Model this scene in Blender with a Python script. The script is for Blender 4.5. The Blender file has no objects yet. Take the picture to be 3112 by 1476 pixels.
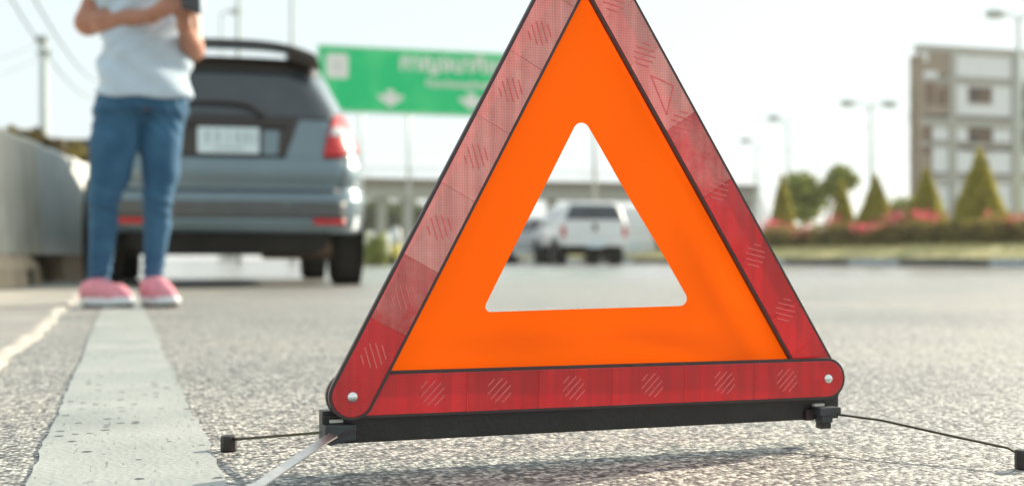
import bpy, bmesh, math, random
import numpy as np
from mathutils import Vector, Matrix, Quaternion
from mathutils.geometry import delaunay_2d_cdt

random.seed(7)
rng = np.random.default_rng(7)
sc = bpy.context.scene
COL = sc.collection

# ------------------------------------------------------------------ camera
FPX, CAM_H, HORIZON = 3900.0, 0.172, 785.0          # focal length in photograph pixels, eye height, horizon row
TH = math.atan2(1186.0, FPX)                        # camera is turned this far to the right of the road
FWD = Vector((math.sin(TH), math.cos(TH), 0)); RGT = Vector((math.cos(TH), -math.sin(TH), 0)); UP = Vector((0, 0, 1))
cam_d = bpy.data.cameras.new('camera'); cam = bpy.data.objects.new('camera', cam_d); COL.objects.link(cam)
cam.location = (0, 0, CAM_H)
cam.rotation_euler = (math.pi / 2, 0, -TH)
cam_d.sensor_width = 36.0
cam_d.lens = FPX / 3112.0 * 36.0
cam_d.shift_y = (HORIZON - 738.0) / 3112.0
cam_d.clip_start = 0.02; cam_d.clip_end = 6000
cam_d.dof.use_dof = True; cam_d.dof.focus_distance = 1.10; cam_d.dof.aperture_fstop = 5.2
sc.camera = cam

# ------------------------------------------------------------------ world, sun, exposure
SUN_AZ, SUN_EL = math.degrees(TH) + 48.0, 22.5      # azimuth from +Y clockwise
world = bpy.data.worlds.new('World'); sc.world = world; world.use_nodes = True
wn = world.node_tree; wn.nodes.clear()
sky = wn.nodes.new('ShaderNodeTexSky'); sky.sky_type = 'NISHITA'; sky.sun_disc = False
sky.sun_elevation = math.radians(SUN_EL); sky.sun_rotation = math.radians(SUN_AZ)
sky.air_density = 1.0; sky.dust_density = 1.2; sky.ozone_density = 1.0
hsv = wn.nodes.new('ShaderNodeHueSaturation'); hsv.inputs['Saturation'].default_value = 0.55
bg = wn.nodes.new('ShaderNodeBackground'); bg.inputs['Strength'].default_value = 0.098
wo = wn.nodes.new('ShaderNodeOutputWorld')
veil = wn.nodes.new('ShaderNodeMix'); veil.data_type = 'RGBA'; veil.inputs[0].default_value = 0.85; veil.inputs[7].default_value = (4.95, 5.55, 5.6, 1)   # even bright haze over the whole sky
wn.links.new(sky.outputs[0], hsv.inputs['Color']); wn.links.new(hsv.outputs[0], veil.inputs[6]); wn.links.new(veil.outputs[2], bg.inputs['Color']); wn.links.new(bg.outputs[0], wo.inputs[0])
sun_d = bpy.data.lights.new('sun', 'SUN'); sun = bpy.data.objects.new('sun', sun_d); COL.objects.link(sun)
sun_d.energy = 5.0; sun_d.angle = math.radians(0.6); sun_d.color = (1.0, 0.88, 0.70)
az, el = math.radians(SUN_AZ), math.radians(SUN_EL)
S = Vector((math.sin(az) * math.cos(el), math.cos(az) * math.cos(el), math.sin(el)))
sun.rotation_mode = 'QUATERNION'; sun.rotation_quaternion = S.to_track_quat('Z', 'Y'); sun.location = (5, 5, 12)
sc.view_settings.view_transform = 'Standard'; sc.view_settings.look = 'None'
sc.view_settings.gamma = 1.0; sc.view_settings.exposure = 0.90
sc.cycles.use_denoising = True
sc.cycles.max_bounces = 8

# ------------------------------------------------------------------ helpers
def P(px, py, Z):
    """Point seen at photograph pixel (px, py) standing Z metres ahead of the camera."""
    return Vector((0, 0, CAM_H)) + RGT * ((px - 1556.0) / FPX * Z) + FWD * Z + UP * ((HORIZON - py) / FPX * Z)
def G(px, Z, z=0.0):
    p = P(px, HORIZON, Z); p.z = z; return p
def HZ(py, Z): return CAM_H + (HORIZON - py) / FPX * Z

def tag(o, label=None, cat=None, group=None, kind=None):
    if label: o['label'] = label
    if cat: o['category'] = cat
    if group: o['group'] = group
    if kind: o['kind'] = kind
    return o
def empty(name, loc=(0, 0, 0), rz=0.0, label=None, cat=None, group=None):
    o = bpy.data.objects.new(name, None); COL.objects.link(o); o.location = loc; o.rotation_euler = (0, 0, rz)
    o.empty_display_size = 0.05
    return tag(o, label, cat, group)
def link(name, me, mat=None, parent=None, loc=None, rot=None):
    o = bpy.data.objects.new(name, me); COL.objects.link(o)
    if mat is not None:
        for m in (mat if isinstance(mat, (list, tuple)) else [mat]):
            if len(me.materials) < (len(mat) if isinstance(mat, (list, tuple)) else 1): me.materials.append(m)
    if parent is not None: o.parent = parent
    if loc is not None: o.location = loc
    if rot is not None: o.rotation_euler = rot
    return o

class MB:
    """Collects vertices and faces; build() links them as one mesh object."""
    def __init__(s): s.v = []; s.f = []; s.mi = []
    def add(s, vs, fs, mi=0):
        n = len(s.v); s.v += [tuple(v) for v in vs]; s.f += [tuple(i + n for i in f) for f in fs]; s.mi += [mi] * len(fs); return s
    def box(s, c, size, rz=0.0, mi=0):
        hx, hy, hz = (d / 2 for d in size); c = Vector(c); r = Matrix.Rotation(rz, 3, 'Z')
        vs = [c + r @ Vector((x * hx, y * hy, z * hz)) for z in (-1, 1) for y in (-1, 1) for x in (-1, 1)]
        return s.add(vs, [(0, 2, 3, 1), (4, 5, 7, 6), (0, 1, 5, 4), (2, 6, 7, 3), (0, 4, 6, 2), (1, 3, 7, 5)], mi)
    def tube(s, pts, rad, n=8, mi=0, cap=True):
        pts = [Vector(p) for p in pts]
        if not isinstance(rad, (list, tuple)): rad = [rad] * len(pts)
        rings = []; up0 = None
        for i, p in enumerate(pts):
            d = (pts[min(i + 1, len(pts) - 1)] - pts[max(i - 1, 0)]).normalized()
            a = d.cross(Vector((0, 0, 1)))
            if a.length < 1e-3: a = d.cross(Vector((0, 1, 0)))
            a.normalize()
            if up0 is not None and a.dot(up0) < 0: a = -a
            up0 = a; b = d.cross(a)
            rings.append([p + (a * math.cos(t) + b * math.sin(t)) * rad[i] for t in (2 * math.pi * k / n for k in range(n))])
        vs = [v for r in rings for v in r]; fs = []
        for i in range(len(pts) - 1):
            for k in range(n):
                k2 = (k + 1) % n
                fs.append((i * n + k, i * n + k2, (i + 1) * n + k2, (i + 1) * n + k))
        if cap: fs += [tuple(range(n))[::-1], tuple((len(pts) - 1) * n + k for k in range(n))]
        return s.add(vs, fs, mi)
    def strip(s, pts, w, t, wdir, mi=0):
        """flat bar of width w (along wdir) and thickness t along a path"""
        pts = [Vector(p) for p in pts]; wdir = Vector(wdir).normalized(); vs = []; fs = []
        for i, p in enumerate(pts):
            d = (pts[min(i + 1, len(pts) - 1)] - pts[max(i - 1, 0)]).normalized()
            wv = (wdir - d * wdir.dot(d)).normalized(); tv = d.cross(wv)
            vs += [p + wv * (a * w / 2) + tv * (b * t / 2) for a, b in ((-1, -1), (1, -1), (1, 1), (-1, 1))]
        for i in range(len(pts) - 1):
            for k in range(4):
                fs.append((i * 4 + k, i * 4 + (k + 1) % 4, i * 4 + 4 + (k + 1) % 4, i * 4 + 4 + k))
        n = (len(pts) - 1) * 4
        fs += [(3, 2, 1, 0), (n, n + 1, n + 2, n + 3)]
        return s.add(vs, fs, mi)
    def prism(s, poly, y0, y1, mi=0):
        """polygon in (x, z) extruded from y0 to y1"""
        n = len(poly)
        vs = [(x, y0, z) for x, z in poly] + [(x, y1, z) for x, z in poly]
        fs = [tuple(range(n)), tuple(range(2 * n - 1, n - 1, -1))] + [(i, n + i, n + (i + 1) % n, (i + 1) % n) for i in range(n)]
        return s.add(vs, fs, mi)
    def lathe(s, prof, n=24, c=(0, 0, 0), axis='z', mi=0):
        vs = []; fs = []
        for r, h in prof:
            for k in range(n):
                a = 2 * math.pi * k / n; p = (r * math.cos(a), r * math.sin(a), h)
                if axis == 'x': p = (h, r * math.cos(a), r * math.sin(a))
                if axis == 'y': p = (r * math.cos(a), h, -r * math.sin(a))
                vs.append((p[0] + c[0], p[1] + c[1], p[2] + c[2]))
        for i in range(len(prof) - 1):
            for k in range(n):
                fs.append((i * n + k, i * n + (k + 1) % n, (i + 1) * n + (k + 1) % n, (i + 1) * n + k))
        fs += [tuple(range(n))[::-1], tuple((len(prof) - 1) * n + k for k in range(n))]
        return s.add(vs, fs, mi)
    def mesh(s, name, smooth=False, fix=True):
        me = bpy.data.meshes.new(name); me.from_pydata(s.v, [], s.f)
        if any(s.mi): me.polygons.foreach_set('material_index', s.mi)
        if fix:
            bm = bmesh.new(); bm.from_mesh(me); bmesh.ops.recalc_face_normals(bm, faces=bm.faces); bm.to_mesh(me); bm.free()
        if smooth:
            me.polygons.foreach_set('use_smooth', [True] * len(me.polygons))
        me.update(); return me
    def build(s, name, mat, parent=None, smooth=False, loc=None, rot=None, bevel=0.0, seg=2, fix=True, auto=None):
        o = link(name, s.mesh(name, smooth, fix), mat, parent, loc, rot)
        if bevel:
            m = o.modifiers.new('bevel', 'BEVEL'); m.width = bevel; m.segments = seg; m.limit_method = 'ANGLE'; m.angle_limit = math.radians(35)
        return o

def copy_tree(o, parent=None):
    c = o.copy(); COL.objects.link(c); c.parent = parent
    for ch in list(o.children): copy_tree(ch, c)
    return c

# ---------------------------------------------------------------- materials
def new_mat(name):
    m = bpy.data.materials.new(name); m.use_nodes = True; nt = m.node_tree
    return m, nt, nt.nodes['Principled BSDF']
def node(nt, t, **kw):
    n = nt.nodes.new(t)
    for k, v in kw.items():
        if k in n.inputs: n.inputs[k].default_value = v
        else: setattr(n, k, v)
    return n
def texco(nt, kind='Object', scale=None):
    tc = nt.nodes.new('ShaderNodeTexCoord')
    if scale is None: return tc.outputs[kind]
    mp = nt.nodes.new('ShaderNodeMapping'); mp.inputs['Scale'].default_value = scale
    nt.links.new(tc.outputs[kind], mp.inputs['Vector']); return mp.outputs[0]
def ramp(nt, fac, stops):
    r = nt.nodes.new('ShaderNodeValToRGB'); e = r.color_ramp.elements
    while len(e) < len(stops): e.new(0.5)
    for i, (p, c) in enumerate(stops):
        e[i].position = p; e[i].color = (*c, 1) if len(c) == 3 else c
    nt.links.new(fac, r.inputs[0]); return r.outputs[0]
def mat(name, col, rough=0.5, metal=0.0, var=0.12, scale=8.0, bump=0.0, bscale=60.0, coat=0.0, spec=0.5, trans=0.0, col2=None, sheen=0.0):
    """plain procedural material: colour broken up by noise, optional fine relief"""
    m, nt, b = new_mat(name); L = nt.links
    co = texco(nt)
    nz = node(nt, 'ShaderNodeTexNoise', Scale=scale, Detail=4.0, Roughness=0.6); L.new(co, nz.inputs['Vector'])
    lo = tuple(max(0, c * (1 - var)) for c in col); hi = tuple(min(1, c * (1 + var)) for c in col) if col2 is None else col2
    c = ramp(nt, nz.outputs['Fac'], [(0.3, lo), (0.7, hi)])
    L.new(c, b.inputs['Base Color'])
    b.inputs['Roughness'].default_value = rough; b.inputs['Metallic'].default_value = metal
    b.inputs['Coat Weight'].default_value = coat; b.inputs['Coat Roughness'].default_value = 0.06
    b.inputs['Specular IOR Level'].default_value = spec
    if sheen: b.inputs['Sheen Weight'].default_value = sheen
    if bump:
        n2 = node(nt, 'ShaderNodeTexNoise', Scale=bscale, Detail=3.0); L.new(co, n2.inputs['Vector'])
        bp = node(nt, 'ShaderNodeBump', Strength=bump, Distance=0.01); L.new(n2.outputs['Fac'], bp.inputs['Height']); L.new(bp.outputs[0], b.inputs['Normal'])
    if trans:
        out = nt.nodes['Material Output']; tr = nt.nodes.new('ShaderNodeBsdfTranslucent'); L.new(c, tr.inputs['Color'])
        mx = node(nt, 'ShaderNodeMixShader'); mx.inputs[0].default_value = trans
        L.new(b.outputs[0], mx.inputs[1]); L.new(tr.outputs[0], mx.inputs[2]); L.new(mx.outputs[0], out.inputs[0])
    return m

def asphalt_mat():
    m, nt, b = new_mat('asphalt'); L = nt.links; co = texco(nt)
    v1 = node(nt, 'ShaderNodeTexVoronoi', Scale=215.0); L.new(co, v1.inputs['Vector'])
    v2 = node(nt, 'ShaderNodeTexVoronoi', Scale=420.0); L.new(co, v2.inputs['Vector'])
    sep = node(nt, 'ShaderNodeSeparateColor'); L.new(v1.outputs['Color'], sep.inputs[0])
    stones = ramp(nt, sep.outputs[0], [(0.0, (.06, .063, .068)), (0.2, (.15, .157, .163)), (0.48, (.35, .352, .34)), (0.8, (.60, .585, .54)), (1.0, (.85, .82, .75))])
    gap = ramp(nt, v1.outputs['Distance'], [(0.42, (1, 1, 1)), (0.72, (.36, .36, .37))])
    mx = node(nt, 'ShaderNodeMix', data_type='RGBA', blend_type='MULTIPLY'); mx.inputs[0].default_value = 1.0
    L.new(stones, mx.inputs[6]); L.new(gap, mx.inputs[7])
    big = node(nt, 'ShaderNodeTexNoise', Scale=1.1, Detail=7.0, Roughness=.65); L.new(co, big.inputs['Vector'])
    bc = ramp(nt, big.outputs['Fac'], [(0.3, (.72, .735, .75)), (0.5, (1.0, 1.0, .98)), (0.7, (1.18, 1.14, 1.06))])
    m2 = node(nt, 'ShaderNodeMix', data_type='RGBA', blend_type='MULTIPLY'); m2.inputs[0].default_value = 1.0
    L.new(mx.outputs[2], m2.inputs[6]); L.new(bc, m2.inputs[7])
    L.new(m2.outputs[2], b.inputs['Base Color'])
    b.inputs['Roughness'].default_value = 0.5
    # relief: rounded stones of uneven height
    mth = node(nt, 'ShaderNodeMath', operation='MULTIPLY_ADD'); L.new(v1.outputs['Distance'], mth.inputs[0]); mth.inputs[1].default_value = -1.0; L.new(sep.outputs[1], mth.inputs[2])
    mt2 = node(nt, 'ShaderNodeMath', operation='MULTIPLY_ADD'); L.new(v2.outputs['Distance'], mt2.inputs[0]); mt2.inputs[1].default_value = -0.35; L.new(mth.outputs[0], mt2.inputs[2])
    bp = node(nt, 'ShaderNodeBump', Strength=0.45, Distance=0.004); L.new(mt2.outputs[0], bp.inputs['Height']); L.new(bp.outputs[0], b.inputs['Normal'])
    # far along the road the single stones can no longer be told apart: relief eases off
    sx = node(nt, 'ShaderNodeSeparateXYZ'); L.new(co, sx.inputs[0])
    mr = node(nt, 'ShaderNodeMapRange'); L.new(sx.outputs[1], mr.inputs[0]); mr.inputs[1].default_value = 2.0; mr.inputs[2].default_value = 11.0; mr.inputs[3].default_value = .45; mr.inputs[4].default_value = .0
    L.new(mr.outputs[0], bp.inputs['Strength'])
    m4 = node(nt, 'ShaderNodeMapRange'); L.new(sx.outputs[1], m4.inputs[0]); m4.inputs[1].default_value = 2.0; m4.inputs[2].default_value = 14.0; m4.inputs[3].default_value = .55; m4.inputs[4].default_value = .22
    L.new(m4.outputs[0], b.inputs['Roughness'])
    return m

def paint_mat():
    m, nt, b = new_mat('worn_road_paint'); L = nt.links; co = texco(nt)
    n1 = node(nt, 'ShaderNodeTexNoise', Scale=6.0, Detail=6.0); L.new(co, n1.inputs['Vector'])
    base = ramp(nt, n1.outputs['Fac'], [(0.25, (.26, .285, .275)), (0.5, (.34, .365, .35)), (0.75, (.41, .43, .41))])
    v = node(nt, 'ShaderNodeTexVoronoi', Scale=70.0, Randomness=1.0); L.new(co, v.inputs['Vector'])
    sep = node(nt, 'ShaderNodeSeparateColor'); L.new(v.outputs['Color'], sep.inputs[0])
    a = node(nt, 'ShaderNodeMath', operation='GREATER_THAN'); L.new(sep.outputs[0], a.inputs[0]); a.inputs[1].default_value = 0.90
    d = node(nt, 'ShaderNodeMath', operation='LESS_THAN'); L.new(v.outputs['Distance'], d.inputs[0]); d.inputs[1].default_value = 0.33
    chip = node(nt, 'ShaderNodeMath', operation='MULTIPLY'); L.new(a.outputs[0], chip.inputs[0]); L.new(d.outputs[0], chip.inputs[1])
    sc_co = texco(nt, scale=(190.0, 22.0, 1.0))
    n2 = node(nt, 'ShaderNodeTexNoise', Scale=1.0, Detail=3.0); L.new(sc_co, n2.inputs['Vector'])
    scr = node(nt, 'ShaderNodeMath', operation='GREATER_THAN'); L.new(n2.outputs['Fac'], scr.inputs[0]); scr.inputs[1].default_value = 0.655
    s2 = node(nt, 'ShaderNodeMath', operation='MULTIPLY'); L.new(scr.outputs[0], s2.inputs[0]); s2.inputs[1].default_value = 0.45
    mxm = node(nt, 'ShaderNodeMath', operation='MAXIMUM'); L.new(chip.outputs[0], mxm.inputs[0]); L.new(s2.outputs[0], mxm.inputs[1])
    mx = node(nt, 'ShaderNodeMix', data_type='RGBA'); L.new(mxm.outputs[0], mx.inputs[0]); L.new(base, mx.inputs[6]); mx.inputs[7].default_value = (.035, .036, .04, 1)
    L.new(mx.outputs[2], b.inputs['Base Color']); b.inputs['Roughness'].default_value = 0.6
    n3 = node(nt, 'ShaderNodeTexVoronoi', Scale=165.0); L.new(co, n3.inputs['Vector'])
    h = node(nt, 'ShaderNodeMath', operation='MULTIPLY_ADD'); L.new(mxm.outputs[0], h.inputs[0]); h.inputs[1].default_value = -1.0; L.new(n3.outputs['Distance'], h.inputs[2])
    bp = node(nt, 'ShaderNodeBump', Strength=0.22, Distance=0.003); L.new(h.outputs[0], bp.inputs['Height']); L.new(bp.outputs[0], b.inputs['Normal'])
    return m

def concrete_mat(name, c1, c2, streak=0.5, dark=(.16, .13, .10)):
    m, nt, b = new_mat(name); L = nt.links; co = texco(nt)
    n1 = node(nt, 'ShaderNodeTexNoise', Scale=5.0, Detail=8.0, Roughness=0.65); L.new(co, n1.inputs['Vector'])
    base = ramp(nt, n1.outputs['Fac'], [(0.32, c1), (0.68, c2)])
    sco = texco(nt, scale=(7.0, 7.0, 0.8))
    n2 = node(nt, 'ShaderNodeTexNoise', Scale=1.0, Detail=6.0, Roughness=0.6); L.new(sco, n2.inputs['Vector'])
    f = ramp(nt, n2.outputs['Fac'], [(0.5, (0, 0, 0)), (0.72, (streak,) * 3)])
    mx = node(nt, 'ShaderNodeMix', data_type='RGBA'); L.new(f, mx.inputs[0]); L.new(base, mx.inputs[6]); mx.inputs[7].default_value = (*dark, 1)
    L.new(mx.outputs[2], b.inputs['Base Color']); b.inputs['Roughness'].default_value = 0.85
    n3 = node(nt, 'ShaderNodeTexNoise', Scale=70.0, Detail=5.0); L.new(co, n3.inputs['Vector'])
    bp = node(nt, 'ShaderNodeBump', Strength=0.35, Distance=0.006); L.new(n3.outputs['Fac'], bp.inputs['Height']); L.new(bp.outputs[0], b.inputs['Normal'])
    return m

def reflector_mat(name, c, c2, lo=.3, hi=.72):
    m, nt, b = new_mat(name); L = nt.links; co = texco(nt)
    n1 = node(nt, 'ShaderNodeTexNoise', Scale=38.0, Detail=5.0, Roughness=0.7); L.new(co, n1.inputs['Vector'])
    base = ramp(nt, n1.outputs['Fac'], [(lo, c), (hi, c2)])
    # prism lattice behind the clear face
    r1 = nt.nodes.new('ShaderNodeMapping'); r1.inputs['Rotation'].default_value = (0, math.radians(45), 0); L.new(co, r1.inputs['Vector'])
    ck = node(nt, 'ShaderNodeTexChecker', Scale=620.0); L.new(r1.outputs[0], ck.inputs['Vector']); ck.inputs['Color1'].default_value = (1, 1, 1, 1); ck.inputs['Color2'].default_value = (.62, .62, .62, 1)
    mx = node(nt, 'ShaderNodeMix', data_type='RGBA', blend_type='MULTIPLY'); mx.inputs[0].default_value = 0.4
    L.new(base, mx.inputs[6]); L.new(ck.outputs[0], mx.inputs[7])
    oi = nt.nodes.new('ShaderNodeObjectInfo'); tone = ramp(nt, oi.outputs['Random'], [(0.0, (.70,) * 3), (1.0, (1.0,) * 3)])
    cco = texco(nt, scale=(1.0, 1.0, .02)); cn = node(nt, 'ShaderNodeTexNoise', Scale=130.0, Detail=2.0); L.new(cco, cn.inputs['Vector'])
    col_ = ramp(nt, cn.outputs['Fac'], [(.35, (.80,) * 3), (.65, (1.08,) * 3)])
    m5 = node(nt, 'ShaderNodeMix', data_type='RGBA', blend_type='MULTIPLY'); m5.inputs[0].default_value = 1.0; L.new(tone, m5.inputs[6]); L.new(col_, m5.inputs[7])
    m6 = node(nt, 'ShaderNodeMix', data_type='RGBA', blend_type='MULTIPLY'); m6.inputs[0].default_value = 1.0; L.new(mx.outputs[2], m6.inputs[6]); L.new(m5.outputs[2], m6.inputs[7])
    L.new(m6.outputs[2], b.inputs['Base Color'])
    b.inputs['Roughness'].default_value = 0.6; b.inputs['Specular IOR Level'].default_value = 0.0
    n2 = node(nt, 'ShaderNodeTexNoise', Scale=55.0, Detail=6.0, Roughness=0.7); L.new(co, n2.inputs['Vector'])
    rr = ramp(nt, n2.outputs['Fac'], [(0.35, (.05,) * 3), (0.75, (.20,) * 3)])
    n3 = node(nt, 'ShaderNodeTexNoise', Scale=22.0, Detail=3.0); L.new(co, n3.inputs['Vector'])
    bp = node(nt, 'ShaderNodeBump', Strength=0.10, Distance=0.004); L.new(n3.outputs['Fac'], bp.inputs['Height'])
    gl = nt.nodes.new('ShaderNodeBsdfGlossy'); gl.inputs['Color'].default_value = (1, .93, .90, 1); L.new(rr, gl.inputs['Roughness']); L.new(bp.outputs[0], gl.inputs['Normal'])
    out = nt.nodes['Material Output']; tr = nt.nodes.new('ShaderNodeBsdfTranslucent'); tr.inputs['Color'].default_value = (.90, .008, .02, 1)
    ms = node(nt, 'ShaderNodeMixShader'); ms.inputs[0].default_value = 0.12
    L.new(b.outputs[0], ms.inputs[1]); L.new(tr.outputs[0], ms.inputs[2])
    fr = node(nt, 'ShaderNodeFresnel', IOR=1.72)
    mg = node(nt, 'ShaderNodeMixShader'); L.new(fr.outputs[0], mg.inputs[0]); L.new(ms.outputs[0], mg.inputs[1]); L.new(gl.outputs[0], mg.inputs[2]); L.new(mg.outputs[0], out.inputs[0])
    return m

M = {}
M['asphalt'] = asphalt_mat()
M['road_paint'] = paint_mat()
M['soil'] = mat('soil', (.20, .17, .12), 0.95, scale=0.4, var=.25)
M['gutter'] = concrete_mat('gutter_concrete', (.27, .26, .24), (.40, .39, .36), .3)
M['barrier_old'] = concrete_mat('barrier_old', (.70, .67, .54), (.88, .86, .75), .5, (.20, .16, .11))
M['barrier_pale'] = concrete_mat('barrier_pale', (.70, .75, .73), (.84, .87, .84), .3, (.30, .30, .27))
M['barrier_base'] = concrete_mat('barrier_base', (.50, .38, .26), (.66, .53, .38), .5, (.14, .10, .07))
M['orange'] = None
M['tray'] = mat('dark_plastic_tray', (.050, .030, .032), 0.38, var=.2, scale=60, bump=.05, bscale=300)
M['black_plastic'] = mat('black_plastic', (.022, .019, .018), 0.42, var=.25, scale=50, bump=.08, bscale=250)
M['bracket'] = mat('grey_bracket_plastic', (.045, .050, .055), 0.5, var=.2, scale=60, bump=.1, bscale=200)
M['red_reflector'] = reflector_mat('red_reflector', (.66, .004, .014), (.80, .008, .020))
M['red_painted_sheen'] = reflector_mat('red_reflector_painted_sheen', (.82, .27, .23), (.88, .42, .37))  # pale sky reflection painted into the red
M['red_part_sheen'] = reflector_mat('red_reflector_part_sheen', (.72, .03, .04), (.80, .24, .21), .36, .66)  # blotchy lower edge of that painted sky reflection
M['rib'] = mat('reflector_rib', (.80, .20, .20), 0.8, var=.1, scale=300, spec=.1)
M['rivet'] = mat('rivet_metal', (.78, .80, .80), 0.22, metal=1.0, var=.05, scale=200)
M['steel'] = mat('spring_steel', (.70, .68, .65), 0.38, metal=1.0, var=.12, scale=120)
M['slot_ground'] = mat('slot_bright_ground', (.75, .74, .66), 0.6)  # pale colour standing in for bright ground seen through the slots

# orange fabric: strong dye, light passes through the cloth
m, nt, b = new_mat('orange_fabric'); L = nt.links; co = texco(nt)
b.inputs['Base Color'].default_value = (1.0, .115, .0, 1); b.inputs['Roughness'].default_value = 0.75; b.inputs['Specular IOR Level'].default_value = .25
w1 = node(nt, 'ShaderNodeTexNoise', Scale=900.0, Detail=1.0); L.new(co, w1.inputs['Vector'])
bp = node(nt, 'ShaderNodeBump', Strength=.12, Distance=.0006); L.new(w1.outputs['Fac'], bp.inputs['Height']); L.new(bp.outputs[0], b.inputs['Normal'])
tr = nt.nodes.new('ShaderNodeBsdfTranslucent'); tr.inputs['Color'].default_value = (1.0, .13, .0, 1)
ms = node(nt, 'ShaderNodeMixShader'); ms.inputs[0].default_value = .32
L.new(b.outputs[0], ms.inputs[1]); L.new(tr.outputs[0], ms.inputs[2]); L.new(ms.outputs[0], nt.nodes['Material Output'].inputs[0])
M['orange'] = m

# ================================================================== ground, road, gutter
def sheet(name, x0, x1, y0, y1, z, mt, kind='structure'):
    o = MB().add([(x0, y0, z), (x1, y0, z), (x1, y1, z), (x0, y1, z)], [(0, 1, 2, 3)]).build(name, mt)
    return tag(o, kind=kind)
sheet('ground', -800, 1200, -600, 1400, -0.03, M['soil'])
sheet('road', -0.22, 16.02, -60, 700, 0.0, M['asphalt'])

def ragged_band(name, xl, xr, y0, y1, z, mt, amp, lip=None):
    """sheet along the road whose edges wander a little; lip adds a raised cement edge on its right side"""
    ys = []; y = y0
    while y < y1: ys.append(y); y += 0.03 if y < 6 else (0.12 if y < 15 else 4.0)
    ys.append(y1)
    mb = MB(); vs = []; fs = []
    prof = [(xl, 0), (xr, 0)] if lip is None else lip
    k = len(prof)
    ph = rng.uniform(0, 6, 6)
    for y in ys:
        j = sum(amp * math.sin(y * q + p) * g for q, p, g in zip((3.1, 7.7, 17, 41, 73, 110), ph, (.9, .7, .5, .45, .4, .3)))
        j2 = amp * (rng.random() - .5)
        for i, (x, dz) in enumerate(prof):
            e = 0
            if i >= (1 if lip is None else k - 3): e = j + j2
            elif lip is None: e = -j * .7 + amp * (rng.random() - .5)
            vs.append((x + e, y, z + dz * (1 + .25 * math.sin(y * 9 + ph[2])) if dz else z))
    for a in range(len(ys) - 1):
        for i in range(k - 1):
            fs.append((a * k + i, a * k + i + 1, (a + 1) * k + i + 1, (a + 1) * k + i))
    return mb.add(vs, fs).build(name, mt, smooth=lip is not None)
tag(ragged_band('road_edge_line', -0.067, 0.074, -2, 300, 0.002, M['road_paint'], 0.0021), kind='structure')
tag(ragged_band('gutter', -3.0, -0.17, -3, 300, 0.006, M['gutter'], 0.006,
                lip=[(-30, .0), (-3.0, .0), (-.6, .0), (-.22, .003), (-.196, .009), (-.185, .008), (-.176, -.007)]), kind='structure')

# ================================================================== warning triangle
TA = P(1065, 1203, 1.03); TB = P(2503, 1148, 1.186)
tu = (TB - TA); TL = tu.length; trz = math.atan2(tu.y, tu.x)
tri = empty('warning_triangle', (TA.x, TA.y, 0), trz, 'orange and red folding warning triangle standing on the asphalt', 'warning triangle')
TZ = TA.z                                             # rivet height; local frame: x along base, y away from camera, z up
LV = Vector((0, TZ)); RV = Vector((TL, TZ)); AV = Vector((.2037, TZ + .3736))

def strip_frame(a, b, ya, yb):
    """maps (t along, s across, d towards viewer) into the triangle's local space"""
    ax = (b - a); L_ = ax.length; ax = ax / L_; nx = Vector((-ax.y, ax.x))
    def f(t, s, d):
        q = a + ax * t + nx * s
        return (q.x, ya + (yb - ya) * t / L_ - d, q.y)
    return f, L_
HW, PW = 0.0190, 0.0163
def capsule(t0, t1, hw, r0, r1, n=14):
    """outline in (t, s); rounded at either end when r0 / r1"""
    pts = []
    if r0: pts += [(t0 - hw * math.sin(a), -hw * math.cos(a)) for a in np.linspace(math.pi, 0, n)]
    else: pts += [(t0, hw), (t0, -hw)]
    if r1: pts += [(t1 + hw * math.sin(a), -hw * math.cos(a)) for a in np.linspace(0, math.pi, n)]
    else: pts += [(t1, -hw), (t1, hw)]
    return pts
def slab(mb, f, poly, d0, d1, inset=0.0):
    n = len(poly); c = np.mean(poly, axis=0)
    if inset:
        vs = [f(t, s, d0) for t, s in poly] + [f(t, s, d1 - inset) for t, s in poly]
        ins = [(t + np.sign(c[0] - t) * min(inset, abs(c[0] - t)), s + np.sign(c[1] - s) * min(inset, abs(c[1] - s))) for t, s in poly]
        vs += [f(t, s, d1) for t, s in ins]
        fs = [tuple(range(2 * n, 3 * n))]
        for q in (0, n): fs += [(q + i, q + (i + 1) % n, q + n + (i + 1) % n, q + n + i) for i in range(n)]
    else:
        vs = [f(t, s, d0) for t, s in poly] + [f(t, s, d1) for t, s in poly]
        fs = [tuple(range(n))[::-1], tuple(range(n, 2 * n))] + [(i, (i + 1) % n, n + (i + 1) % n, n + i) for i in range(n)]
    mb.add(vs, fs)
def hatch(mb, f, tc, r=.0108, pitch=.0047, lw=.00042, d=.0009, n=5):
    c45 = math.sqrt(.5)
    for k in range(-(n // 2), n // 2 + 1):
        o = k * pitch + .0006; half = math.sqrt(max(0, r * r - o * o)) * random.uniform(.9, 1.0)
        ctr = (tc + -c45 * o, c45 * o)
        q = [(-half, -lw), (half, -lw), (half, lw), (-half, lw)]
        poly = [(ctr[0] + c45 * (a - b_), ctr[1] + c45 * (a + b_)) for a, b_ in q]
        slab(mb, f, poly, 0, d)
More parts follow.
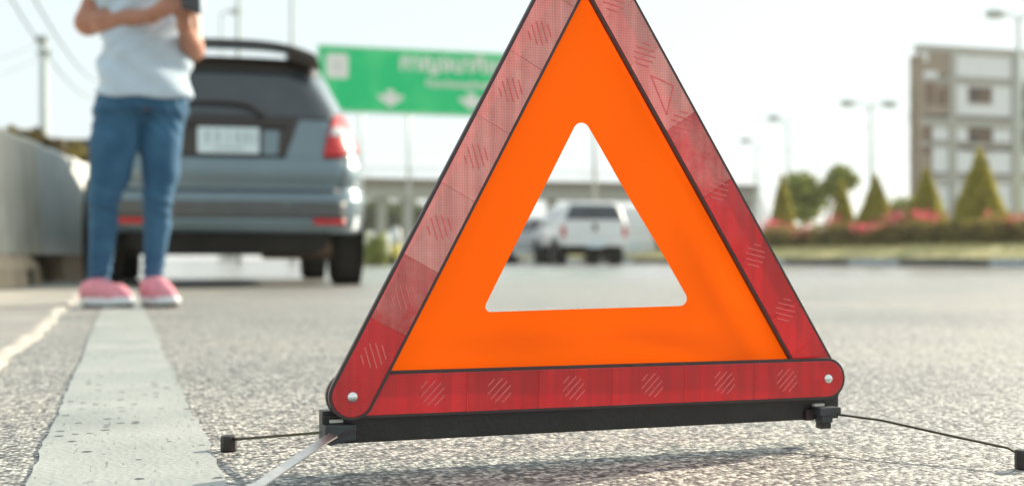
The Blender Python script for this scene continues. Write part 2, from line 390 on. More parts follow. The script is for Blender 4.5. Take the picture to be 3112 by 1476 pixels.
# strips overlap in a ring: each lies over one neighbour and under the other
strips = [('left', LV, AV, -.0045, .0045, [.063, .121, .188, .253, .316, .379], [.037, .090, .155, .222, .287, .343, .40], 'red reflective arm with painted-in sky sheen, rising from the left corner'),
          ('right', AV, RV, -.0045, .0045, [.058, .104, .170, .239, .307, .369, .41], [.049, .103, .172, .240, .311, .370], 'red reflective arm coming down from the apex to the right'),
          ('base', LV, RV, .0045, -.0045, [.0986, .1625, .2299, .2994, .3700], [.069, .127, .194, .268, .339, .4025], 'red reflective bar along the bottom of the triangle')]
mark_rib = M['rib']
for nm, a, b_, ya, yb, divs, circ, lab in strips:
    f, L_ = strip_frame(a, b_, ya, yb)
    mb = MB(); po = capsule(0, L_, HW, True, True); pi_ = capsule(0, L_, PW - .0004, True, True); n = len(po)
    mb.add([f(t, s_, d) for d in (-.0035, .0015) for q in (po, pi_) for t, s_ in q],
           [(i, (i + 1) % n, n + (i + 1) % n, n + i) for i in range(n)] + [(2 * n + i, 3 * n + i, 3 * n + (i + 1) % n, 2 * n + (i + 1) % n) for i in range(n)] +
           [(i, 2 * n + i, 2 * n + (i + 1) % n, (i + 1) % n) for i in range(n)] + [(n + i, n + (i + 1) % n, 3 * n + (i + 1) % n, 3 * n + i) for i in range(n)])
    arm = mb.build('arm_tray', M['tray'], tri, bevel=.0005); tag(arm, lab)
    ed = [0.0] + [d for d in divs if 0 < d < L_] + [L_]
    for i in range(len(ed) - 1):
        g = .00004
        poly = capsule(ed[i] + (g if i else 0), ed[i + 1] - (g if i < len(ed) - 2 else 0), PW, i == 0, i == len(ed) - 2)
        mb = MB(); slab(mb, f, poly, .0012, .0021 + .00012 * (i % 2), inset=.0003)
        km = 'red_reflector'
        if nm == 'left': km = ['red_reflector', 'red_part_sheen'][i] if i < 2 else 'red_painted_sheen'
        if nm == 'right': km = 'red_painted_sheen' if i < 3 else ('red_part_sheen' if i == 3 else 'red_reflector')  # upper panels carry the sky reflection in their colour
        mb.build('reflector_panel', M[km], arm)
    for c in circ:
        mb = MB(); f2 = lambda t, s, d, f=f: f(t, s, d + .0019)
        hatch(mb, f2, c)
        mb.build('hatched_disc', M['rib'], arm)
    if nm == 'right':                                   # raised triangular outline drawn in for a reflection
        mb = MB(); f2 = lambda t, s, d, f=f: f(t, s, d + .0019)
        T = [(.121, -.004), (.158, -.009), (.140, .0105)]
        for q in range(3):
            p0, p1 = np.array(T[q]), np.array(T[(q + 1) % 3]); dd = (p1 - p0) / np.linalg.norm(p1 - p0); nn = np.array((-dd[1], dd[0])) * .00055
            slab(mb, f2, [tuple(p0 - nn), tuple(p1 - nn), tuple(p1 + nn), tuple(p0 + nn)], 0, .0007)
        mb.build('reflection_outline', M['rib'], arm)
# rivets
rv = [(0.0045, 0), (.0045, -.0008), (.0041, -.0018), (.003, -.0027), (.0014, -.0031), (.0003, -.0032)]
for v, y in ((LV, -.0045), (RV, -.0045), (AV, -.0045)):
    MB().lathe(rv, 18, (v.x, y - .0022, v.y), 'y').build('rivet', M['rivet'], tri, smooth=True)

# orange cloth with the triangular opening
def round_poly(pts, rads, n=6):
    out = []
    for i, p in enumerate(pts):
        p = Vector(p); a = Vector(pts[i - 1]); c = Vector(pts[(i + 1) % len(pts)])
        u, w = (a - p).normalized(), (c - p).normalized()
        ang = u.angle(w); r = rads[i]; d = r / math.tan(ang / 2)
        ctr = p + (u + w).normalized() * (r / math.sin(ang / 2))
        s0, s1 = p + u * d - ctr, p + w * d - ctr
        a0 = math.atan2(s0.y, s0.x); a1 = math.atan2(s1.y, s1.x); da = (a1 - a0 + math.pi) % (2 * math.pi) - math.pi
        out += [(ctr.x + r * math.cos(a0 + da * k / n), ctr.y + r * math.sin(a0 + da * k / n)) for k in range(n + 1)]
    return out
outer = [(.006, TZ + .004), (TL - .006, TZ + .004), (.2037, TZ + .366)]
hole = round_poly([(.1135, TZ + .0655), (.3125, TZ + .0685), (.2040, TZ + .2345)], [.0045, .0065, .0075])
def subdiv(poly, step):
    out = []
    for i, p in enumerate(poly):
        q = poly[(i + 1) % len(poly)]; d = math.dist(p, q); k = max(1, int(d / step))
        out += [(p[0] + (q[0] - p[0]) * j / k, p[1] + (q[1] - p[1]) * j / k) for j in range(k)]
    return out
def inside(pt, poly):
    x, y = pt; c = False
    for i in range(len(poly)):
        (x1, y1), (x2, y2) = poly[i - 1], poly[i]
        if (y1 > y) != (y2 > y) and x < (x2 - x1) * (y - y1) / (y2 - y1) + x1: c = not c
    return c
o2, h2 = subdiv(outer, .008), subdiv(hole, .006)
pts = [Vector(p) for p in o2 + h2]
edges = [(i, (i + 1) % len(o2)) for i in range(len(o2))] + [(len(o2) + i, len(o2) + (i + 1) % len(h2)) for i in range(len(h2))]
for gx in np.arange(.0, TL, .007):
    for gz in np.arange(TZ, TZ + .37, .007):
        p = (gx + .0035 * (int(gz / .007) % 2), gz)
        if inside(p, outer) and not inside(p, hole): pts.append(Vector(p))
cv, ce, cf, *_ = delaunay_2d_cdt(pts, edges, [], 0, 1e-6)
fs = [t for t in cf if inside(tuple(sum((cv[i] for i in t), Vector((0, 0))) / 3), outer) and not inside(tuple(sum((cv[i] for i in t), Vector((0, 0))) / 3), hole)]
def fold(x, z):
    z -= TZ
    y = .0062
    y += .0040 * math.exp(-((z - .048 + .12 * (x - .20) ** 2) / .008) ** 2) * math.exp(-((x - .19) / .13) ** 2)       # sag above the bar
    y -= .0030 * math.exp(-((z - .036 + .22 * (x - .26)) / .009) ** 2) * math.exp(-((x - .30) / .10) ** 2)
    dd = (x - .345) * .848 + (z - .075) * .53                                                                        # long crease on the right
    al = -(x - .345) * .53 + (z - .075) * .848
    y += .0026 * math.exp(-(dd / .012) ** 2) * math.exp(-(al / .07) ** 2)
    y += .0010 * math.sin(x * 34 + z * 21) * math.exp(-((z - .03) / .05) ** 2)
    y += .0007 * math.sin((x * .85 - z * .5) * 60)
    return y
mb = MB(); mb.add([(p.x, fold(p.x, p.y), p.y) for p in cv], [tuple(t) for t in fs])
mb.build('fabric_panel', M['orange'], tri, smooth=True, fix=False)

# black foot bar with its brackets and sprung legs
y0 = .0065
bar = MB().box((TL / 2 + .0005, .015, TZ - .0255), (.489, .014, .027)).build('foot_bar', M['black_plastic'], tri, bevel=.0012)
MB().box((TL / 2, .0068, TZ - .0165), (.486, .003, .0016)).build('bar_ridge', M['black_plastic'], bar)
Minv = (Matrix.Translation((TA.x, TA.y, 0)) @ Matrix.Rotation(trz, 4, 'Z')).inverted()
def T(px, py, Z): return Minv @ P(px, py, Z)
# left bracket
bl = T(1044, 1322, 1.012)
mb = MB(); poly = [(-.0125, .0065), (.0125, .0065), (.0125, -.0055), (.004, -.006), (-.008, -.0095), (-.0125, -.007)]
mb.prism([(bl.x + x, bl.z + z) for x, z in poly], -.006, .008)
brk = mb.build('leg_bracket', M['bracket'], tri, bevel=.0008)
mb = MB(); mb.strip([(bl.x + .013, -.0064, bl.z + .0028), (bl.x + .004, -.0066, bl.z + .0008), (bl.x - .010, -.0064, bl.z - .0072)], .0016, .001, (0, 0, 1)); mb.build('slot', M['tray'], brk)
MB().box((bl.x - .001, .0066, bl.z + .0088), (.0105, .0046, .0024)).build('slot_bright_ground_block', M['slot_ground'], brk)  # solid pale block in place of the bright view through the slot
# right bracket
br = T(2538, 1255, 1.175)
mb = MB(); mb.box((br.x - .001, 0.0, br.z + .0010), (.0225, .016, .0075)); brk2 = mb.build('leg_bracket', M['bracket'], tri, bevel=.0008)
MB().box((br.x - .003, .0005, br.z - .0060), (.0115, .012, .0068)).build('pivot_block', M['bracket'], brk2, bevel=.0006)
MB().box((br.x - .0030, .001, br.z - .0122), (.0105, .010, .0060)).build('pivot_stub', M['black_plastic'], brk2, bevel=.0008)
MB().box((br.x - .0058, .0052, br.z + .0062), (.0105, .0046, .0024)).build('slot_bright_ground_block', M['slot_ground'], brk2)
MB().box((br.x - .0150, .0065, br.z - .0030), (.0080, .004, .010)).build('bracket_slot', M['tray'], brk2)
# legs: flat spring steel
def path(pts, n=10):
    out = []
    for i in range(len(pts) - 1):
        for k in range(n): out.append(Vector(pts[i]).lerp(Vector(pts[i + 1]), k / n))
    out.append(Vector(pts[-1])); return out
front_end = T(560, 1640, .83); front_end.z = .006
ld = (T(790, 1470, .888) - T(985, 1338, .99)).normalized()
lg = MB().strip([T(1012, 1322, 1.008), T(985, 1338, .99), T(790, 1470, .888), front_end], .0075, .0012, ld.cross(Vector((0, -.45, .9)))).build('leg', M['steel'], tri)
MB().lathe([(.0055, 0), (.0075, .0015), (.0075, .012), (.006, .0145), (.001, .0148)], 10, (front_end.x, front_end.y, -.0005)).build('rubber_foot', M['black_plastic'], lg)
cap_l = T(695, 1372, 1.147)
lg = MB().strip([T(1012, 1310, 1.03), T(930, 1317, 1.06), T(715, 1334, 1.142), (cap_l.x + .001, cap_l.y, .0135)], .0022, .0030, (0, 0, 1)).build('leg', mat('dark_steel', (.10, .095, .07), .4, metal=1.0), tri)
MB().lathe([(.0062, 0), (.0074, .0012), (.0074, .0125), (.0066, .0143), (.001, .0146)], 8, (cap_l.x, cap_l.y, -.0003)).build('rubber_foot', M['black_plastic'], lg, bevel=.0004)
cap_r = T(3112, 1424, 1.05)
lg = MB().strip([T(2545, 1258, 1.183), T(2680, 1276, 1.15), T(2900, 1325, 1.10), T(3068, 1361, 1.062), T(3088, 1372, 1.057), (cap_r.x - .001, cap_r.y, .010)], .0018, .0030, (0, 0, 1)).build('leg', bpy.data.materials['dark_steel'], tri)
MB().lathe([(.0062, 0), (.0074, .0012), (.0074, .014), (.0066, .016), (.001, .0163)], 10, (cap_r.x, cap_r.y, -.0003)).build('rubber_foot', M['black_plastic'], lg)

# ================================================================== vehicles (bodies lofted from horizontal slices)
def interp(tab, z, k):
    zs = [r[0] for r in tab]; return float(np.interp(z, zs, [r[k] for r in tab]))
class Shape:
    """tab rows: z, half width, rear y, front y, corner radius rear (x, y), corner radius front"""
    def __init__(s, tab, crown=.05): s.t = tab; s.crown = crown
    def w(s, z): return interp(s.t, z, 1)
    def rear(s, x, z):
        w, yr, rx, ry = (interp(s.t, z, k) for k in (1, 2, 4, 5)); rx = min(rx, w * .95)
        ax = min(abs(x), w - 1e-4); y = yr + s.crown * (ax / w) ** 2
        if ax > w - rx:
            q = (ax - (w - rx)) / rx; y += ry * (1 - math.sqrt(max(0, 1 - q * q)))
        return y
    def outline(s, z, ns=9, nc=8, nm=18):
        w, yr, yf, rx, ry, rf = (interp(s.t, z, k) for k in (1, 2, 3, 4, 5, 6)); rx = min(rx, w * .95); rf = min(rf, w * .95)
        xs = list(np.linspace(0, w - rx, ns)) + [w - rx + rx * math.sin(a) for a in np.linspace(0, math.pi / 2, nc)[1:]]
        r = [(x, s.rear(x, z)) for x in xs[:-1]] + [(w, yr + s.crown + ry)]
        ye = yf - s.crown - rf * 1.2
        ya = yr + s.crown + ry
        r += [(w, ya + (ye - ya) * k / nm) for k in range(1, nm)]
        fr = [w - rf + rf * math.cos(a) for a in np.linspace(0, math.pi / 2, nc)] + list(np.linspace(w - rf, 0, ns))[1:]
        for i, x in enumerate(fr):
            q = max(0, (x - (w - rf)) / rf)
            r.append((x, yf - s.crown * (x / w) ** 2 - rf * 1.2 * (1 - math.sqrt(max(0, 1 - q * q)))))
        return r + [(-x, y) for x, y in r[-2:0:-1]]
    def body(s, zs):
        mb = MB(); rings = [[(x, y, z) for x, y in s.outline(z)] for z in zs]; n = len(rings[0])
        vs = [v for r in rings for v in r]; fs = []
        for i in range(len(zs) - 1):
            fs += [(i * n + k, i * n + (k + 1) % n, (i + 1) * n + (k + 1) % n, (i + 1) * n + k) for k in range(n)]
        fs += [tuple(range(n))[::-1], tuple((len(zs) - 1) * n + k for k in range(n))]
        return mb.add(vs, fs)
    def rear_patch(s, edge_l, edge_r, z0, z1, off, nx=14, nz=10, thick=.012):
        """patch of the tail between x = edge_l(z) and edge_r(z), off metres proud of it"""
        vs = []; fs = []
        for t in (0, 1):
            for j in range(nz + 1):
                z = z0 + (z1 - z0) * j / nz; a, b_ = edge_l(z), edge_r(z)
                for i in range(nx + 1):
                    x = a + (b_ - a) * i / nx; vs.append((x, s.rear(x, z) - off + t * thick, z))
        n1 = (nx + 1) * (nz + 1)
        for j in range(nz):
            for i in range(nx):
                q = j * (nx + 1) + i; fs += [(q, q + 1, q + nx + 2, q + nx + 1), (n1 + q + nx + 1, n1 + q + nx + 2, n1 + q + 1, n1 + q)]
        ring = [i for i in range(nx + 1)] + [(j + 1) * (nx + 1) - 1 for j in range(1, nz + 1)] + [nz * (nx + 1) + i for i in range(nx - 1, -1, -1)] + [j * (nx + 1) for j in range(nz - 1, 0, -1)]
        fs += [(ring[i], n1 + ring[i], n1 + ring[(i + 1) % len(ring)], ring[(i + 1) % len(ring)]) for i in range(len(ring))]
        return MB().add(vs, fs)
    def side_patch(s, pts, sx, off=.006, nz=8, thick=.02):
        """pts: (y_back, y_front, z) rows; window or panel on the flank at side sx"""
        vs = []; fs = []
        rows = [(float(np.interp(z, [p[2] for p in pts], [p[0] for p in pts])), float(np.interp(z, [p[2] for p in pts], [p[1] for p in pts])), z) for z in np.linspace(pts[0][2], pts[-1][2], nz + 1)]
        for t in (0, 1):
            for a, b_, z in rows:
                x = s.w(z) + off - t * thick
                vs += [(sx * x, a, z), (sx * x, b_, z)]
        n1 = 2 * (nz + 1)
        for j in range(nz):
            q = 2 * j; fs += [(q, q + 1, q + 3, q + 2), (n1 + q + 2, n1 + q + 3, n1 + q + 1, n1 + q), (q, q + 2, n1 + q + 2, n1 + q), (q + 1, n1 + q + 1, n1 + q + 3, q + 3)]
        fs += [(0, n1, n1 + 1, 1), (2 * nz, 2 * nz + 1, n1 + 2 * nz + 1, n1 + 2 * nz)]
        return MB().add(vs, fs)

def car_paint(name, c, flake=.55, rough=.32):
    m, nt, b = new_mat(name); L = nt.links; co = texco(nt)
    n = node(nt, 'ShaderNodeTexNoise', Scale=3.0, Detail=5.0); L.new(co, n.inputs['Vector'])
    L.new(ramp(nt, n.outputs['Fac'], [(.3, tuple(x * .93 for x in c)), (.7, tuple(min(1, x * 1.06) for x in c))]), b.inputs['Base Color'])
    b.inputs['Metallic'].default_value = flake; b.inputs['Roughness'].default_value = rough
    b.inputs['Coat Weight'].default_value = 1.0; b.inputs['Coat Roughness'].default_value = .03
    n2 = node(nt, 'ShaderNodeTexNoise', Scale=9.0, Detail=3.0); L.new(co, n2.inputs['Vector'])
    L.new(ramp(nt, n2.outputs['Fac'], [(.3, (.02,) * 3), (.8, (.12,) * 3)]), b.inputs['Coat Roughness'])
    return m
M['paint_blue'] = car_paint('blue_grey_paint', (.13, .19, .22))
M['paint_white'] = car_paint('white_paint', (.72, .74, .73), 0.0, .4)
M['paint_silver'] = car_paint('silver_paint', (.36, .37, .38), .5, .35)
M['dark_glass'] = mat('tinted_glass', (.030, .040, .050), .06, spec=.6, var=.3, scale=3, coat=.3)
M['tyre'] = mat('tyre_rubber', (.020, .019, .018), .85, var=.25, scale=30, bump=.4, bscale=60)
M['alloy'] = mat('alloy', (.45, .46, .47), .35, metal=1.0)
M['underbody'] = mat('underbody', (.012, .011, .010), .9, var=.4, scale=12)
M['trim_black'] = mat('black_trim', (.030, .023, .019), .35, var=.2)
M['lens_red'] = mat('red_lens', (.50, .010, .014), .3, coat=.15, var=.15, scale=20)
M['lens_clear'] = mat('clear_lens', (.50, .53, .56), .1, coat=1.0, var=.15, scale=30)
M['plate'] = mat('number_plate_white', (.58, .70, .76), .35, var=.04)
M['plate_ink'] = mat('number_plate_ink', (.40, .49, .54), .5)
M['exhaust'] = mat('rusty_exhaust', (.12, .08, .055), .6, metal=.6, var=.4, scale=30)

def wheel(parent, x, y, r, w, sx):
    """tyre and rim standing on z = 0"""
    t = MB().lathe([(r * .62, -w / 2 * .86), (r * .90, -w / 2), (r * .975, -w / 2 * .86), (r, -w / 2 * .6), (r, w / 2 * .6), (r * .975, w / 2 * .86), (r * .90, w / 2), (r * .62, w / 2 * .86)], 40, (0, 0, 0), 'x').build('wheel', M['tyre'], parent, smooth=True, loc=(x, y, r))
    h = w / 2 * .9 * sx
    mb = MB().lathe([(r * .63, h), (r * .60, h * .98), (r * .58, h * .7), (r * .2, h * .6), (r * .17, h * .95), (.001, h)], 24, (0, 0, 0), 'x')
    for k in range(5):
        a = 2 * math.pi * k / 5
        mb.box((h * .85, math.cos(a) * r * .38, math.sin(a) * r * .38), (.02, .07 if abs(math.sin(a)) > .5 else r * .45, r * .45 if abs(math.sin(a)) > .5 else .07))
    mb.build('rim', M['alloy'], t, smooth=False)
    return t

# ---------------- the parked hatchback
car = empty('parked_car', (0.62, 7.87, 0), math.radians(-3.3), 'blue grey five door hatchback stopped beside the concrete barrier', 'car')
HB = Shape([  # z, w, rear, front, rx, ry, rf
    (.20, .780, .060, 3.78, .26, .22, .45), (.33, .826, .015, 3.86, .26, .24, .50), (.42, .842, .000, 3.90, .26, .26, .55), (.53, .8475, .000, 3.90, .26, .27, .55), (.56, .8475, .012, 3.89, .25, .28, .55),
    (.60, .847, .062, 3.87, .24, .27, .55), (.66, .845, .040, 3.83, .24, .28, .55), (.73, .842, .040, 3.77, .24, .28, .55), (.775, .838, .056, 3.72, .24, .28, .55), (.795, .834, .088, 3.69, .24, .28, .55), (.85, .826, .092, 3.62, .25, .28, .55), (.93, .806, .100, 3.35, .25, .30, .50), (1.00, .782, .118, 3.02, .25, .32, .45),
    (1.05, .762, .140, 2.92, .25, .33, .42), (1.15, .722, .185, 2.72, .26, .35, .40), (1.25, .678, .232, 2.50, .27, .36, .38), (1.34, .634, .275, 2.28, .28, .36, .36), (1.42, .582, .315, 2.02, .28, .36, .34), (1.432, .570, .33, 1.98, .28, .35, .34), (1.445, .550, .52, 1.94, .26, .30, .34), (1.47, .505, .78, 1.85, .26, .30, .34),
    (1.495, .42, 1.0, 1.68, .2, .2, .25), (1.507, .28, 1.1, 1.5, .1, .1, .1), (1.512, .16, 1.2, 1.4, .08, .06, .06)], .075)
zs = sorted(set([.20, .26, .33, .38, .42, .47, .50, .53, .545, .56, .58, .60, .63, .66, .70, .73, .755, .775, .785, .795, .82, .85, .89, .93, .965, 1.0, 1.05, 1.10, 1.15, 1.20, 1.25, 1.30, 1.34, 1.38, 1.42, 1.432, 1.438, 1.445, 1.457, 1.47, 1.482, 1.495, 1.507, 1.512]))
ZB = [z for z in zs if z >= .33]
body = HB.body(ZB).build('body', M['paint_blue'], car, smooth=True)
def lin(z0, x0, z1, x1): return lambda z: x0 + (x1 - x0) * (z - z0) / (z1 - z0)
def cst(x): return lambda z: x
# rear screen with black surround
win = lambda s: (lambda z: s * (HB.w(z) - float(np.interp(z, [1.03, 1.10, 1.34], [.10, .085, .125])) - .006))
tg = HB.rear_patch(cst(-.60), cst(.60), .60, .995, .004, thick=.02)
HB.rear_patch(win(-1), win(1), 1.035, 1.345, .008, nx=24, nz=14).build('rear_window', M['dark_glass'], car, smooth=True)
# dark headliner band and spoiler with a slot beneath it
HB.rear_patch(lambda z: -(HB.w(z) - .05), lambda z: HB.w(z) - .05, 1.345, 1.432, .014, nx=24, nz=5, thick=.03).build('roof_trim', M['trim_black'], car, smooth=True)
mb = MB(); vs = []; fs = []; n = 28
for i in range(n + 1):
    x = -.535 + 1.07 * i / n; q = abs(x) / .535
    zt = 1.520 - .058 * q ** 3.2; yb = .150 + .11 * q ** 2.6; yfz = .42
    th = .036 + .03 * max(0, (q - .78) / .22) ** 1.5
    vs += [(x, yb, zt - th * .75), (x, yb + .01, zt - th * .1), (x, yb + .10, zt + .002), (x, yfz, zt + .006), (x, yfz, zt - .03), (x, yb + .10, zt - th)]
for i in range(n):
    for k in range(6): fs.append((i * 6 + k, i * 6 + (k + 1) % 6, i * 6 + 6 + (k + 1) % 6, i * 6 + 6 + k))
fs += [tuple(range(6))[::-1], tuple(n * 6 + k for k in range(6))]
sp = mb.add(vs, fs).build('spoiler', M['trim_black'], car, smooth=False)
for sx in (-1, 1):
    vs = [(sx * .36, .23, 1.415), (sx * .36, .42, 1.415), (sx * .575, .46, 1.38), (sx * .575, .30, 1.36), (sx * .35, .19, 1.492), (sx * .35, .40, 1.495), (sx * .535, .46, 1.465), (sx * .535, .26, 1.455)]
    MB().add(vs, [(0, 1, 2, 3), (4, 5, 6, 7), (0, 1, 5, 4), (1, 2, 6, 5), (2, 3, 7, 6), (3, 0, 4, 7)]).build('spoiler_support', M['trim_black'], sp)
# tailgate lines
def seam(pts, r=.0055):
    return MB().tube(pts, r, 6).build('panel_gap', M['trim_black'], car, smooth=True)
def rp(x, z, off=.0): return (x, HB.rear(x, z) - off, z)
seam([rp(x, .588, .002) for x in np.linspace(-.66, .66, 24)], .008)
for sx in (-1, 1):
    seam([rp(sx * float(np.interp(z, [.588, .64, .80, .88, 1.03], [.66, .69, .735, .60, .63])), z, .000) for z in np.linspace(.588, .80, 8)])
    seam([rp(sx * float(np.interp(z, [.80, 1.05], [.74, .64])), z, .000) for z in np.linspace(.80, 1.04, 6)])
# number plate in its recess, garnish
HB.rear_patch(lin(.79, -.335, 1.045, -.43), lin(.79, .335, 1.045, .43), .79, 1.045, .006, thick=.02).build('plate_recess', M['trim_black'], car, smooth=True)
HB.rear_patch(cst(.20), lin(.80, .29, .96, .30), .805, .955, .013, nx=4, nz=4, thick=.01).build('plate_garnish', M['paint_blue'], car)
HB.rear_patch(cst(-.36), cst(.36), .985, 1.012, .028, nx=14, nz=3, thick=.03).build('tailgate_handle', M['trim_black'], car)
pl = MB().box((-.005, .066, .887), (.365, .006, .158)).build('number_plate', M['plate'], car, bevel=.004)
for k, (x, w_) in enumerate([(-.125, .05), (-.065, .045), (.0, .016), (.055, .045), (.105, .045), (.15, .03)]):
    MB().box((x - .005, .0622, .905), (w_ * .7, .002, .075 if k != 2 else .10)).build('plate_stroke', M['plate_ink'], pl)
MB().box((-.005, .0622, .838), (.17, .002, .018)).build('plate_stroke', M['plate_ink'], pl)
# wiper
pts = [rp(x, z, .028) for x, z in [(-.42, 1.115), (-.30, 1.125), (-.10, 1.128), (.04, 1.125), (.12, 1.108), (.175, 1.075), (.20, 1.048)]]
wp = MB().tube(pts, [.008, .010, .012, .014, .014, .013, .016], 6).build('wiper', M['trim_black'], car, smooth=True)
# lamps
def lamp_edges(sx):
    zt = [.800, .84, .95, 1.04, 1.085]
    inn = [.575, .578, .605, .640, .668]; out_ = [.66, .822, .797, .764, .744]
    return (lambda z: sx * float(np.interp(z, zt, inn))), (lambda z: sx * float(np.interp(z, zt, out_)))
for sx in (-1, 1):
    a, b_ = lamp_edges(sx)
    lamp = HB.rear_patch(a, b_, .800, 1.085, .018, nx=12, nz=14, thick=.03).build('tail_light', M['lens_red'], car, smooth=True)
    HB.rear_patch(lambda z: a(z) + sx * .012, lambda z: b_(z) - sx * .01, .935, .995, .024, nx=8, nz=4, thick=.01).build('clear_lens', M['lens_clear'], lamp, smooth=True)
# bumper
bp_ = HB.rear_patch(lambda z: -HB.w(z) + .004, lambda z: HB.w(z) - .004, .335, .572, .020, nx=40, nz=8, thick=.03).build('bumper', M['paint_blue'], car, smooth=True)
HB.rear_patch(cst(-.70), cst(.70), .415, .520, .0235, nx=30, nz=4, thick=.008).build('bumper_recess', mat('bumper_grey', (.075, .082, .085), .45), bp_, smooth=True)
HB.rear_patch(cst(-.70), cst(.70), .378, .405, .030, nx=30, nz=2, thick=.012).build('bumper_lip', M['paint_blue'], bp_, smooth=True)
for sx in (-1, 1):
    HB.rear_patch(cst(sx * .50), cst(sx * .70), .378, .412, .037, nx=8, nz=3, thick=.012).build('reflector', M['lens_red'], bp_, smooth=True)
MB().lathe([(.012, 0), (.012, -.006), (.001, -.006)], 12, (.34, HB.rear(.34, .50) - .021, .495), 'y').build('parking_sensor', M['paint_blue'], bp_)
MB().lathe([(.012, 0), (.012, -.006), (.001, -.006)], 12, (-.34, HB.rear(.34, .50) - .021, .495), 'y').build('parking_sensor', M['paint_blue'], bp_)
# underside
mb = MB(); mb.prism([(-.60, .36), (.60, .36), (.585, .25), (.52, .20), (-.52, .20), (-.585, .25)], .05, .16); mb.build('valance', M['underbody'], car, bevel=.01)
MB().box((0, 2.0, .27), (1.34, 3.4, .14)).build('floor_pan', M['underbody'], car, bevel=.02)
MB().lathe([(.06, -.22), (.075, -.2), (.075, .2), (.06, .22)], 16, (.42, .34, .245), 'x').build('muffler', M['exhaust'], car, smooth=True)
MB().tube([(.50, .30, .24), (.52, .15, .225), (.52, .06, .215)], .022, 10).build('tail_pipe', M['exhaust'], car, smooth=True)
MB().tube([(-.62, .62, .25), (.62, .62, .25)], .04, 10).build('axle', M['underbody'], car)
for sx in (-1, 1):
    for y in (.64, 3.14):
        MB().lathe([(.345, -.02), (.345, .0), (.001, .0)], 32, (sx * (.8485 if sx > 0 else .8485), y, .33), 'x').build('wheel_arch', M['underbody'], car)
        wheel(car, sx * .757, y, .297, .185, sx)
# flank windows, mirrors, handles
for sx in (-1, 1):
    HB.side_patch([(.62, 1.30, 1.03), (.70, 1.27, 1.15), (.80, 1.24, 1.37)], sx, .006).build('side_window', M['dark_glass'], car)
    HB.side_patch([(1.36, 2.66, 1.03), (1.33, 2.38, 1.20), (1.30, 2.03, 1.37)], sx, .006).build('side_window', M['dark_glass'], car)
    mi = MB().lathe([(.02, -.09), (.075, -.06), (.088, .0), (.075, .07), (.02, .10)], 14, (0, 0, 0), 'x').build('door_mirror', M['trim_black'] if sx < 0 else M['paint_blue'], car, smooth=True, loc=(sx * .915, 2.62, 1.045))
    mi.scale = (1.0, .75, .85)
    MB().box((sx * .915, 2.555, 1.045), (.145, .012, .105)).build('mirror_glass', mat('mirror_glass', (.55, .68, .75), .05, metal=1.0) if sx < 0 else bpy.data.materials['mirror_glass'], car, bevel=.02)
    for y in (1.42, 2.28): MB().box((sx * .838, y, .90), (.03, .16, .025)).build('door_handle', M['paint_blue'], car, bevel=.008)
ws = MB(); vs = []
for z in (1.03, 1.12, 1.22, 1.32, 1.42):
    yf = interp(HB.t, z, 3) + .006; w_ = HB.w(z) - .16
    vs += [(-w_, yf - .05 * .6, z), (0, yf, z), (w_, yf - .05 * .6, z)]
ws.add(vs, [(j * 3 + i, j * 3 + i + 1, j * 3 + i + 4, j * 3 + i + 3) for j in range(4) for i in range(2)]).build('windscreen', M['dark_glass'], car, smooth=True)
for sx in (-1, 1):
    MB().lathe([(.10, -.06), (.11, 0), (.06, .05), (.001, .06)], 16, (sx * .60, 3.62, .72), 'y').build('headlight', M['lens_clear'], car, smooth=True)

# ---------------- traffic ahead: covered pickup and a van
def far_vehicle(name, loc, rz, shape, z_list, paint, label, win_z, win_edge, tyre_r, track, wy, rear_y, cat, side_wins, plate_z, lamp_z):
    v = empty(name, loc, rz, label, cat)
    shape.body(z_list).build('body', paint, v, smooth=True)
    shape.rear_patch(lambda z: -win_edge(z), win_edge, win_z[0], win_z[1], .012, thick=.03).build('rear_window', M['dark_glass'], v, smooth=True)
    zb = z_list[0]
    b2 = MB().box((0, rear_y - .06, zb + .07), (shape.w(zb + .1) * 1.9, .16, .16)).build('bumper', M['paint_white'], v, bevel=.03)
    MB().box((0, rear_y - .147, plate_z), (.42, .012, .14)).build('number_plate', M['plate'], v, bevel=.01)
    for sx in (-1, 1):
        a = shape.w(lamp_z) - .02
        shape.rear_patch(cst(sx * (a - .11)), cst(sx * a), lamp_z - .14, lamp_z + .14, .015, nx=4, nz=4, thick=.03).build('tail_light', M['lens_red'], v)
        for pts in side_wins: shape.side_patch(pts, sx, .008).build('side_window', M['dark_glass'], v)
        for y in wy:
            MB().lathe([(tyre_r * 1.18, -.03), (tyre_r * 1.18, .0), (.001, .0)], 28, (sx * (shape.w(zb + .2) + .003), y, tyre_r * 1.05), 'x').build('wheel_arch', M['underbody'], v)
            wheel(v, sx * track, y, tyre_r, .24, sx)
        mi = MB().box((sx * (shape.w(1.0) + .12), wy[1] - .45, 1.15), (.18, .10, .22)).build('door_mirror', M['trim_black'], v, bevel=.03)
    MB().box((0, (wy[0] + wy[1]) / 2, .48), (shape.w(.6) * 1.5, wy[1] - wy[0] + 1.4, .16)).build('chassis', M['underbody'], v)
    for y in wy: MB().tube([(-track, y, tyre_r), (track, y, tyre_r)], .06, 8).build('axle', M['underbody'], v)
    return v
PK = Shape([(.50, .84, .05, 5.0, .10, .12, .3), (.62, .88, .0, 5.05, .10, .12, .35), (1.0, .885, .0, 4.9, .10, .12, .35), (1.08, .875, .01, 3.7, .10, .12, .3), (1.16, .86, .02, 3.45, .12, .14, .25), (1.50, .75, .10, 2.9, .16, .2, .25), (1.60, .66, .18, 2.6, .2, .2, .25), (1.65, .50, .3, 2.4, .2, .2, .2)], .03)
pk_base = G(1806, 33.0)
